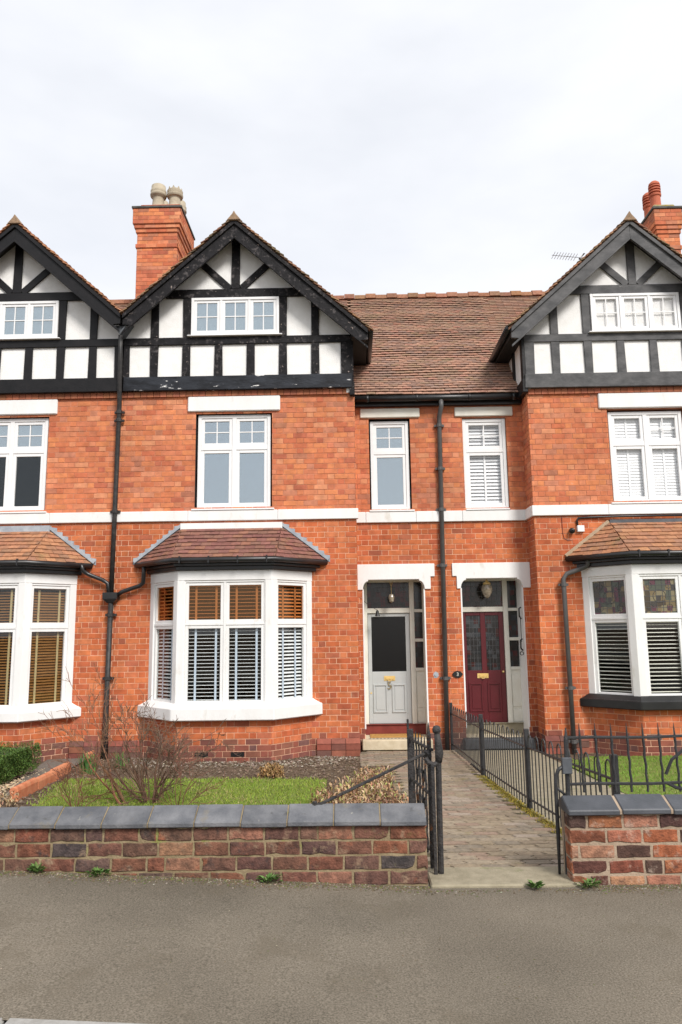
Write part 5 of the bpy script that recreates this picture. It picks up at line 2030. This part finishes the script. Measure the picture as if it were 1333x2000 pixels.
def gp_(t, z):
    p = ga.lerp(gb, t)
    return Vector((p.x, p.y, z))


for t, w, zb, zt in ((0.0, 0.026, 0.1, 0.965),):
    m = MB()
    p = gp_(t, 0)
    m.box(p.x - w, p.x + w, p.y - 0.012, p.y + 0.012, zb, zt - 0.05)
    m.box(p.x - 0.026, p.x - 0.008, p.y - 0.012, p.y + 0.012, zt - 0.05, zt + 0.03)
    m.build('far_stile', 'rusty_iron', gt, bevel=0.004)
for t in (0.16, 0.3, 0.44, 0.58, 0.72, 0.88):
    m = MB()
    pts = []
    for k in range(13):
        z = 0.1 + 0.83 * k / 12
        off_ = 0.004 * sin(k * 2.1)
        q = gp_(t, z)
        pts.append((q.x + off_, q.y, q.z))
    rads = [0.008 + 0.002 * (k % 2) for k in range(12)] + [0.002]
    m.tube(pts, rads, 5)
    m.build('bar', 'rusty_iron', gt)
for z0, z1 in ((0.83, 0.872), (0.52, 0.545), (0.14, 0.15)):
    m = MB()
    m.tube([gp_(-0.02, z0), gp_(1.04, z1)], 0.012, 6)
    m.build('rail', 'rusty_iron', gt)
for t, zc in ((0.35, 0.62), (0.6, 0.62), (0.35, 0.42), (0.6, 0.42), (0.85, 0.6), (0.85, 0.36)):
    m = MB()
    pts = []
    for k in range(14):
        a = k * 0.62
        rr_ = 0.055 * (1 - k / 18)
        q = gp_(t + rr_ * cos(a), zc + rr_ * sin(a))
        pts.append(q + Vector((0.012, 0, 0)))
    m.tube(pts, 0.008, 5)
    m.build('scroll', 'rusty_iron', gt)
m = MB()
p = gp_(1.0, 0)
m.box(p.x - 0.03, p.x + 0.0, p.y - 0.015, p.y + 0.02, 0.05, 0.98)
m.tube([(p.x - 0.02, p.y, 0.84), (p.x - 0.045, p.y - 0.02, 0.83)], 0.035, 8)
m.tube([(p.x - 0.015, p.y, 0.98), (p.x - 0.015, p.y, 1.06)], [0.014, 0.003], 6)
m.build('hinge_stile', 'rusty_iron', gt, bevel=0.004)
gpst = thing('gate_post', 'black iron gate post with curled knob top beside the open gate', 'post', (0.59, 5.5, 0.03))
m = MB()
m.tube([(0.585, 5.5, 0.02), (0.588, 5.5, 0.5), (0.592, 5.5, 0.8)], 0.021, 8)
m.build('shaft', 'rusty_iron', gpst)
m = MB()
m.tube([(0.593, 5.5, 0.8), (0.6, 5.5, 0.86), (0.594, 5.5, 0.93), (0.588, 5.5, 1.0)], [0.024, 0.03, 0.026, 0.02], 8)
m.lathe([(0.005, -0.03), (0.028, -0.015), (0.032, 0.005), (0.022, 0.028), (0.004, 0.034)], (0.586, 5.5, 1.02), 12)
m.build('knob', 'rusty_iron', gpst, smooth=True)
m = MB()
m.tube([(0.592, 5.5, 0.8), (0.56, 5.49, 0.785), (0.52, 5.49, 0.8), (0.5, 5.5, 0.83)], 0.018, 8)
m.build('collar', 'rusty_iron', gpst)
m = MB()
m.box(0.535, 0.56, 5.47, 5.49, 0.04, 0.79)
m.build('wall_bar', 'rusty_iron', gpst, bevel=0.003)
st = thing('stay_bar', 'long rusty iron stay bar slanting from the coping up to the gate', 'stay', (-0.28, 5.42, 0.54))
m = MB()
m.tube([(-0.3, 5.42, 0.53), (-0.24, 5.42, 0.545), (-0.2, 5.43, 0.56), (0.5, 5.56, 0.85)], 0.011, 6)
m.build('rod', 'rusty_iron', st)
m = MB()
m.tube([(-0.285, 5.42, 0.5), (-0.285, 5.42, 0.56)], 0.018, 8)
m.build('foot', 'rusty_iron', st)

rp = thing('latch_post', 'slim black iron latch post at left end of the pink wall', 'post', (1.49, 5.48, 0.04))
m = MB()
m.tube([(1.46, 5.46, 0.03), (1.47, 5.47, 0.4), (1.492, 5.48, 0.6), (1.498, 5.48, 0.95)], [0.026, 0.025, 0.018, 0.017], 8)
m.tube([(1.498, 5.48, 0.95), (1.5, 5.48, 1.03)], [0.015, 0.004], 6)
m.build('shaft', 'iron_fence', rp)
m = MB()
m.box(1.452, 1.52, 5.44, 5.465, 0.72, 0.83)
m.build('latch_box', 'dark_lead', rp, bevel=0.004)
m = MB()
m.tube([(1.395, 5.46, 0.06), (1.4, 5.46, 0.3), (1.402, 5.46, 0.6), (1.405, 5.46, 0.69), (1.425, 5.46, 0.745), (1.465, 5.46, 0.775)], [0.009, 0.014, 0.014, 0.014, 0.014, 0.012], 8)
m.tube([(1.403, 5.46, 0.63), (1.47, 5.47, 0.575)], 0.009, 6)
m.build('keep_hoop', 'iron_fence', rp, smooth=True)
rl = thing('iron_railing', 'black iron railing with spear tops above the pink wall coping', 'railing', (2.4, 5.5, 0.58))
for z in (0.955, 0.64):
    m = MB()
    pts = [(1.49 + k * 0.2, 5.5, z + 0.004 * sin(k * 1.7) + 0.003 * k / 3) for k in range(12)]
    m.tube(pts, 0.0105, 6)
    m.build('rail', 'iron_fence', rl)
x = 1.605
k = 0
while x < 3.6:
    m = MB()
    ph = k * 1.3
    pts, rads = [], []
    for q in range(17):
        z = 0.585 + 0.47 * q / 16
        wv = 0.003 * sin(q * 1.5 + ph) if q < 11 else 0.0
        pts.append((x + wv - 0.02 * (z - 0.8), 5.5, z))
        rads.append(0.0088 if q < 12 else 0.0105 - 0.0022 * (q - 12))
    m.tube(pts, rads, 6)
    m.build('bar', 'iron_fence', rl)
    x += 0.112
    k += 1
m = MB()
m.tube([(2.19, 5.5, 0.7), (2.24, 5.5, 0.8), (2.32, 5.5, 0.86), (2.38, 5.5, 0.96)], 0.012, 6)
m.tube([(2.2, 5.5, 0.64), (2.26, 5.5, 0.61), (2.33, 5.5, 0.6)], 0.012, 6)
m.build('scroll', 'iron_fence', rl)

# ------------------------------------------------------------------ lawn, gravel, plants
GR = random.Random(7)


def in_poly(x, y, P):
    c = False
    j = len(P) - 1
    for i in range(len(P)):
        if (P[i][1] > y) != (P[j][1] > y) and x < (P[j][0] - P[i][0]) * (y - P[i][1]) / (P[j][1] - P[i][1]) + P[i][0]:
            c = not c
        j = i
    return c


def lawn(P, label, nblades, tones, name='lawn'):
    m = MB()
    m.prism([(x, y, ground_z(y) - 0.03) for x, y in P], (0, 0, 0.05))
    tag(m.build(name, 'turf'), kind='structure')
    g = MB()
    xs_, ys_ = [p[0] for p in P], [p[1] for p in P]
    k = 0
    while k < nblades:
        x, y = GR.uniform(min(xs_), max(xs_)), GR.uniform(min(ys_), max(ys_))
        if not in_poly(x + GR.gauss(0, 0.07), y + GR.gauss(0, 0.09), P):
            k += 0.3
            continue
        z = ground_z(y) + 0.015
        h_ = GR.uniform(0.012, 0.036) + (0.03 if GR.random() < 0.02 else 0)
        a = GR.uniform(0, 2 * pi)
        w = 0.006
        lx, ly = GR.gauss(0, 0.014), GR.gauss(0, 0.014)
        patch = 0.5 + 0.5 * sin(x * 2.3 + 1.7 * sin(y * 1.9)) * cos(y * 2.7 + x)
        t = GR.random()
        c = tones[0] if t < 0.5 * patch + 0.2 else (tones[1] if t < 0.97 - 0.3 * max(0, sin(x * 3.7 + 2 * sin(y * 2.2))) ** 3 else tones[2])
        g.add([(x - w * cos(a), y - w * sin(a), z), (x + w * cos(a), y + w * sin(a), z), (x + lx, y + ly, z + h_)], [(0, 1, 2)], jit(c, 0.15, GR))
        k += 1
    tag(g.build('grass', 'grass'), label, 'grass', kind='stuff')


TN = [(0.17, 0.255, 0.03), (0.225, 0.285, 0.045), (0.33, 0.27, 0.12)]
lawn([(-3.1, 6.9), (-0.55, 6.9), (-0.42, 8.6), (-0.36, 9.95), (-1.6, 10.1), (-2.9, 10.15), (-3.85, 10.25), (-3.5, 8.6)], 'short green lawn in the middle front garden', 26000, TN)
lawn([(2.95, 6.2), (6.5, 6.2), (6.5, 12.0), (3.6, 12.0), (3.05, 11.2)], 'short green lawn behind the railing on the right', 22000, [(0.14, 0.265, 0.03), (0.17, 0.29, 0.036), (0.28, 0.29, 0.09)])


def pebbles(name, P, n, cols, label, r0=0.012, r1=0.028):
    g = MB()
    xs_, ys_ = [p[0] for p in P], [p[1] for p in P]
    k = 0
    while k < n:
        x, y = GR.uniform(min(xs_), max(xs_)), GR.uniform(min(ys_), max(ys_))
        k += 1
        if not in_poly(x, y, P):
            continue
        r = GR.uniform(r0, r1)
        z = ground_z(y) + r * 0.15
        a = GR.uniform(0, pi)
        vs = [(x + r * cos(a), y + r * sin(a), z), (x - r * 0.7 * sin(a), y + r * 0.7 * cos(a), z), (x - r * cos(a), y - r * sin(a), z), (x + r * 0.7 * sin(a), y - r * 0.7 * cos(a), z), (x, y, z + r * 0.6)]
        g.add(vs, [(0, 1, 4), (1, 2, 4), (2, 3, 4), (3, 0, 4)], jit(GR.choice(cols), 0.15, GR))
    tag(g.build(name, 'pebble'), label, 'gravel', kind='stuff')


pebbles('gravel', [(-3.3, 11.4), (-0.5, 11.3), (0.1, 12.4), (-0.6, 12.6), (-1.2, 12.0), (-3.0, 12.0), (-3.5, 12.6), (-3.9, 12.6)], 1300, [(0.2, 0.16, 0.125), (0.28, 0.24, 0.2), (0.15, 0.115, 0.085), (0.34, 0.3, 0.25), (0.17, 0.13, 0.1)], 'pale gravel strip along foot of the middle bay')
pebbles('gravel', [(-5.0, 8.4), (-4.05, 8.4), (-4.3, 9.6), (-4.4, 11.0), (-4.6, 11.4), (-5.2, 10.4)], 2200, [(0.5, 0.38, 0.24), (0.42, 0.31, 0.2), (0.55, 0.43, 0.3), (0.3, 0.23, 0.16)], 'golden gravel around the clipped hedge')
pebbles('soil_clods', [(-4.1, 6.0), (0.5, 6.0), (0.5, 12.3), (-0.5, 12.6), (-4.2, 12.6)], 6000, [(0.12, 0.085, 0.06), (0.16, 0.115, 0.08), (0.2, 0.15, 0.11), (0.1, 0.07, 0.05)], 'brown crumbly soil of the flower beds')

# terracotta edging
ed = thing('path_edging', 'terracotta edging stones along the left side of the flower bed', 'edging', (-4.05, 10.5, -0.2))
ea, eb = Vector((-3.88, 8.75)), Vector((-4.3, 12.6))
for i in range(5):
    if i == 3:
        continue
    a, b = ea.lerp(eb, i / 5 + 0.002), ea.lerp(eb, (i + 1) / 5 - 0.003)
    if i == 4:
        a = ea.lerp(eb, 0.9)
    d = (b - a).normalized()
    n_ = Vector((-d.y, d.x))
    z = ground_z((a.y + b.y) / 2)
    dz = ground_z(b.y) - ground_z(a.y)
    m = MB()
    prof = [(-0.05, -0.06), (-0.05, 0.09), (-0.035, 0.125), (0, 0.14), (0.035, 0.125), (0.05, 0.09), (0.04, 0.075), (0.04, -0.06)]
    za = ground_z(a.y) + GR.uniform(-0.008, 0.012)
    m.prism([(a.x + n_.x * s, a.y + n_.y * s, za + h_) for s, h_ in prof], (b.x - a.x, b.y - a.y, dz))
    m.build('edging_stone', 'terracotta', ed, bevel=0.006)
m = MB()
m.add([(-4.0, 8.6, ground_z(8.6) + 0.012), (-3.95, 8.8, ground_z(8.8) + 0.012), (-4.34, 12.6, ground_z(12.6) + 0.012), (-5.0, 12.5, ground_z(12.5) + 0.012), (-4.7, 11.2, ground_z(11.2) + 0.012), (-4.35, 9.9, ground_z(9.9) + 0.012)], [(0, 1, 2, 3, 4, 5)])
tag(m.build('slate_path', 'slate_path'), kind='structure')


def leaf(mb, p, d, ln, w, col, curl=0.2):
    d = d.normalized()
    s = d.cross(Vector((0, 0, 1)))
    if s.length < 0.05:
        s = Vector((1, 0, 0))
    s.normalize()
    n_ = s.cross(d)
    m_ = p + d * ln * 0.5 + n_ * ln * curl * 0.5
    e = p + d * ln
    mb.add([p, m_ + s * w / 2, e, m_ - s * w / 2], [(0, 1, 2, 3)], col)


def rdir(r=GR):
    while True:
        v = Vector((r.uniform(-1, 1), r.uniform(-1, 1), r.uniform(-1, 1)))
        if 0.05 < v.length < 1:
            return v.normalized()


# clipped hedge
hg = thing('clipped_hedge', 'clipped dark green box hedge at left edge of the garden', 'hedge', (-4.95, 10.2, -0.2))
mb = MB()
hx0, hx1, hy0, hy1 = -5.9, -4.5, 9.55, 10.95
for y in (9.8, 10.2, 10.6):
    for x in (-5.7, -5.3, -4.9, -4.65):
        mb.tube([(x, y, -0.25), (x + 0.02, y, 0.05), (x - 0.05, y + 0.05, 0.2)], [0.015, 0.01, 0.004], 5)
mb.build('stems', 'twig', hg)
core = MB()
core.box(hx0 + 0.05, hx1 - 0.07, hy0 + 0.07, hy1 - 0.05, -0.13, 0.16, (0.03, 0.055, 0.012))
core.build('inner_foliage', 'leaf', hg, bevel=0.05)
lf = MB()
hz0, hz1 = -0.14, 0.22
for k in range(17000):
    x, y, z = GR.uniform(hx0, hx1), GR.uniform(hy0, hy1), GR.uniform(hz0, hz1)
    f_ = GR.random()
    ins = abs(GR.gauss(0, 0.03))
    if f_ < 0.3:
        z = hz1 - ins
    elif f_ < 0.62:
        y = hy0 + ins
    elif f_ < 0.9:
        x = hx1 - ins
    bmp = 0.02 * sin(x * 9 + y * 5) + 0.015 * sin(z * 17 + x * 7 + y * 11)
    p = Vector((x + (bmp if f_ > 0.62 else 0), y - (bmp if 0.3 < f_ < 0.62 else 0), z + (bmp if f_ < 0.3 else 0)))
    # rounded edges
    if z > hz1 - 0.06 and (x > hx1 - 0.06 or y < hy0 + 0.06):
        p.z -= 0.02
    c = GR.choice([(0.065, 0.12, 0.024), (0.085, 0.155, 0.03), (0.05, 0.1, 0.022), (0.12, 0.185, 0.04)])
    leaf(lf, p, rdir() + Vector((0, -0.2, 0.35)), GR.uniform(0.018, 0.03), 0.015, jit(c, 0.2, GR))
lf.build('foliage', 'leaf', hg)


# bare shrubs
def twigs(mb, p, d, ln, r, depth, rr, col, droop=0.0, spread=0.6):
    n = 4
    pts = [p]
    rs = [r]
    q = p.copy()
    dd = d.normalized()
    for k in range(n):
        dd = (dd + rdir(rr) * 0.26 + Vector((0, 0, -droop))).normalized()
        q = q + dd * (ln / n)
        pts.append(q.copy())
        rs.append(max(r * (1 - 0.5 * (k + 1) / n), 0.0022))
    mb.tube(pts, rs, 4 if r < 0.006 else 6, jit(col, 0.2, rr), cap=False)
    if depth > 0:
        for k in range(rr.randint(2, 4)):
            t = rr.randint(1, n)
            nd = (dd + rdir(rr) * spread + Vector((0, 0, 0.15))).normalized()
            twigs(mb, pts[t], nd, ln * rr.uniform(0.45, 0.75), rs[t] * 0.65, depth - 1, rr, col, droop, spread)


def bare_shrub(label, base, stems, hgt, seed, col, spread, depth=3, r=0.011, group=None, lean=(0, 0)):
    rr = random.Random(seed)
    t = thing('bare_shrub', label, 'shrub', base, group)
    for s in range(stems):
        mb = MB()
        a = 2 * pi * s / stems + rr.uniform(-0.4, 0.4)
        sp = spread * rr.uniform(0.5, 1.1)
        d = Vector((cos(a) * sp + lean[0], sin(a) * sp * 0.7 + lean[1], 1.0))
        twigs(mb, Vector(base) + Vector((cos(a) * 0.04, sin(a) * 0.04, -0.02)), d, hgt * rr.uniform(0.45, 0.65), r * rr.uniform(0.6, 1.1), depth, rr, col)
        mb.build('stem', 'twig', t)
    return t


bare_shrub('leafless twiggy shrub with thick stump before the bay window', (-2.25, 8.45, ground_z(8.45)), 12, 1.08, 4, (0.95, 0.88, 0.83), 0.75, 4, 0.014)
mb_ = bare_shrub('leafless bare stems leaning left toward the cast iron downpipe', (-2.52, 8.4, ground_z(8.4)), 4, 1.45, 9, (1.3, 1.0, 0.8), 0.18, 4, 0.014, lean=(-0.42, 0))
bare_shrub('low reddish bare twigs on the lawn left of the stump', (-2.95, 8.2, ground_z(8.2)), 7, 0.6, 15, (1.0, 0.65, 0.6), 0.8, 2, 0.006)
bare_shrub('low arching bare twigs right of the stump', (-1.85, 8.15, ground_z(8.15)), 6, 0.65, 27, (1.0, 0.7, 0.65), 0.8, 2, 0.006)


def dry_clump(label, base, rad, hgt, n, seed, cols, ln=(0.04, 0.08), cat='plant', stems=30, name='dry_plant', flat=1.0):
    rr = random.Random(seed)
    t = thing(name, label, cat, base)
    st_ = MB()
    lv = MB()
    for s in range(stems):
        a = rr.uniform(0, 2 * pi)
        q = rad * math.sqrt(rr.random()) * 0.9
        b = Vector(base) + Vector((q * cos(a), q * sin(a) * flat, -0.02))
        e = b + Vector((rr.gauss(0, 0.04), rr.gauss(0, 0.04), hgt * rr.uniform(0.5, 1.0)))
        st_.tube([b, (b + e) / 2 + Vector((rr.gauss(0, 0.01), rr.gauss(0, 0.01), 0)), e], [0.005, 0.004, 0.002], 4, jit((1.2, 0.9, 0.7), 0.2, rr))
    for k in range(n):
        a = rr.uniform(0, 2 * pi)
        q = rad * math.sqrt(rr.random())
        z = hgt * (rr.random() ** 1.3) * (1 - 0.4 * (q / rad) ** 2)
        p = Vector(base) + Vector((q * cos(a), q * sin(a) * flat, z))
        leaf(lv, p, rdir(rr) + Vector((0, 0, 0.5)), rr.uniform(*ln), rr.uniform(0.012, 0.028), jit(rr.choice(cols), 0.2, rr), 0.4)
    st_.build('stems', 'twig', t)
    lv.build('leaves', 'leaf', t)
    return t


DRY = [(0.36, 0.22, 0.12), (0.45, 0.3, 0.17), (0.28, 0.17, 0.09), (0.5, 0.37, 0.23), (0.3, 0.3, 0.09), (0.38, 0.2, 0.12)]
for i, (x, y, r_, h_, lb) in enumerate(((-0.2, 8.2, 0.28, 0.24, 'dry brown perennial clump at foot of the stay bar'), (0.1, 8.7, 0.32, 0.26, 'dry brown perennial clump under middle of the stay bar'),
                                        (0.3, 7.7, 0.26, 0.3, 'dry brown perennial clump beside the rusty gate'), (-0.05, 7.4, 0.25, 0.26, 'dry brown perennial clump just behind the coping'), (0.25, 9.6, 0.25, 0.22, 'small dry clump behind the gate near the path'))):
    dry_clump(lb, (x, y, ground_z(y)), r_, h_, 420, 40 + i, DRY)
dry_clump('dead golden brown clump on soil before the bay', (-1.12, 10.35, ground_z(10.35)), 0.16, 0.17, 500, 60, [(0.36, 0.22, 0.09), (0.28, 0.17, 0.07), (0.42, 0.27, 0.12)], (0.04, 0.08), stems=20)
dry_clump('dry brown leaf litter clump at the corner of the terracotta edging', (-4.1, 8.4, ground_z(8.4)), 0.4, 0.16, 500, 61, [(0.4, 0.27, 0.15), (0.5, 0.38, 0.22), (0.3, 0.19, 0.11)], (0.04, 0.07), stems=15)


def strappy(label, base, n, hgt, seed):
    rr = random.Random(seed)
    t = thing('strappy_plant', label, 'plant', base)
    mb = MB()
    for k in range(n):
        a = rr.uniform(0, 2 * pi)
        q = rr.uniform(0, 0.12)
        p = Vector(base) + Vector((q * cos(a), q * sin(a), -0.01))
        h_ = hgt * rr.uniform(0.6, 1.0)
        b = Vector((cos(a), sin(a), 0)) * rr.uniform(0.02, 0.12)
        s = Vector((-sin(a), cos(a), 0)) * 0.008
        m1, m2 = p + b * 0.3 + Vector((0, 0, h_ * 0.6)), p + b + Vector((0, 0, h_))
        mb.add([p - s, p + s, m1 + s, m1 - s, m2], [(0, 1, 2, 3), (3, 2, 4)], jit(rr.choice([(0.05, 0.14, 0.04), (0.08, 0.19, 0.05), (0.13, 0.22, 0.05)]), 0.2, rr))
    mb.build('leaves', 'leaf', t)


strappy('clump of tall green strappy leaves by the terracotta edging', (-3.78, 10.9, ground_z(10.9)), 90, 0.32, 3)
strappy('small tuft of green strappy leaves near the downpipe foot', (-3.5, 11.5, ground_z(11.5)), 45, 0.26, 4)


def weed(label, x, y, r_, seed, zf=None):
    rr = random.Random(seed)
    z = pave_z(x)
    t = thing('weed', label, 'weed', (x, y, z), 'weeds at the foot of the walls')
    mb = MB()
    for k in range(46):
        a = rr.uniform(0, 2 * pi)
        q = rr.uniform(0, r_ * 0.5)
        p = Vector((x + q * cos(a), y - abs(q * sin(a)) * 0.8, z + rr.uniform(0.004, 0.03)))
        leaf(mb, p, Vector((cos(a), sin(a) * 0.8 - 0.3, rr.uniform(0.15, 0.9))), rr.uniform(0.03, 0.06), rr.uniform(0.014, 0.024), jit(rr.choice([(0.09, 0.17, 0.04), (0.13, 0.22, 0.06), (0.07, 0.13, 0.03)]), 0.2, rr), 0.3)
    mb.build('leaves', 'leaf', t)


weed('green leafy weed at foot of the dark wall, toward the left', -1.72, 5.27, 0.12, 1)
weed('green weed at foot of the dark wall, below its middle coping stones', -0.58, 5.27, 0.11, 2)
weed('sprawling green weed at left corner of the pink wall', 1.53, 5.26, 0.15, 3)
weed('tiny green weed at front edge of the gateway slab', 1.17, 5.24, 0.06, 4)
weed('sparse weed at foot of the dark wall near left edge of photo', -2.15, 5.28, 0.06, 5)

# grit, leaf fragments at the foot of the wall, and a mossy verge under the fence
g = MB()
for k in range(7000):
    x = GR.uniform(-3.2, 2.6)
    y = 5.295 - abs(GR.gauss(0, 0.045 + 0.03 * sin(x * 2.9) ** 2)) if GR.random() < 0.88 else GR.uniform(3.7, 5.25)
    if 0.48 < x < 1.5 and y > 5.22:
        continue
    r = GR.uniform(0.002, 0.006) if y < 5.1 else GR.uniform(0.003, 0.011)
    z = pave_z(x) + 0.001
    a = GR.uniform(0, pi)
    g.add([(x + r * cos(a), y + r * sin(a), z), (x - r * 0.6 * sin(a), y + r * 0.6 * cos(a), z), (x - r * cos(a), y - r * sin(a), z), (x + r * 0.6 * sin(a), y - r * 0.6 * cos(a), z), (x, y, z + r * 0.5)],
          [(0, 1, 4), (1, 2, 4), (2, 3, 4), (3, 0, 4)], jit(GR.choice([(0.14, 0.1, 0.06), (0.17, 0.13, 0.085), (0.09, 0.07, 0.045), (0.11, 0.12, 0.04), (0.12, 0.085, 0.05), (0.1, 0.11, 0.04), (0.13, 0.1, 0.065), (0.28, 0.24, 0.19)]), 0.2, GR))
tag(g.build('grit', 'pebble'), 'loose grit and leaf crumbs on the pavement along the walls', 'grit', kind='stuff')
g = MB()
for k in range(5200):
    t = GR.random()
    i = 1 if t < 0.55 else 2
    a, b = Vector(FPOST[i]), Vector(FPOST[i + 1])
    q = a.lerp(b, GR.random())
    x, y = q.x - 0.05 + GR.gauss(0, 0.035), q.y
    z = ground_z(y) + 0.025
    h_ = GR.uniform(0.006, 0.022)
    aa = GR.uniform(0, 2 * pi)
    g.add([(x - 0.005 * cos(aa), y - 0.005 * sin(aa), z), (x + 0.005 * cos(aa), y + 0.005 * sin(aa), z), (x + GR.gauss(0, 0.01), y + GR.gauss(0, 0.01), z + h_)], [(0, 1, 2)],
          jit(GR.choice([(0.36, 0.27, 0.04), (0.3, 0.22, 0.05), (0.2, 0.19, 0.04)]), 0.2, GR))
tag(g.build('moss', 'grass'), 'golden moss along the foot of the hooped fence', 'moss', kind='stuff')
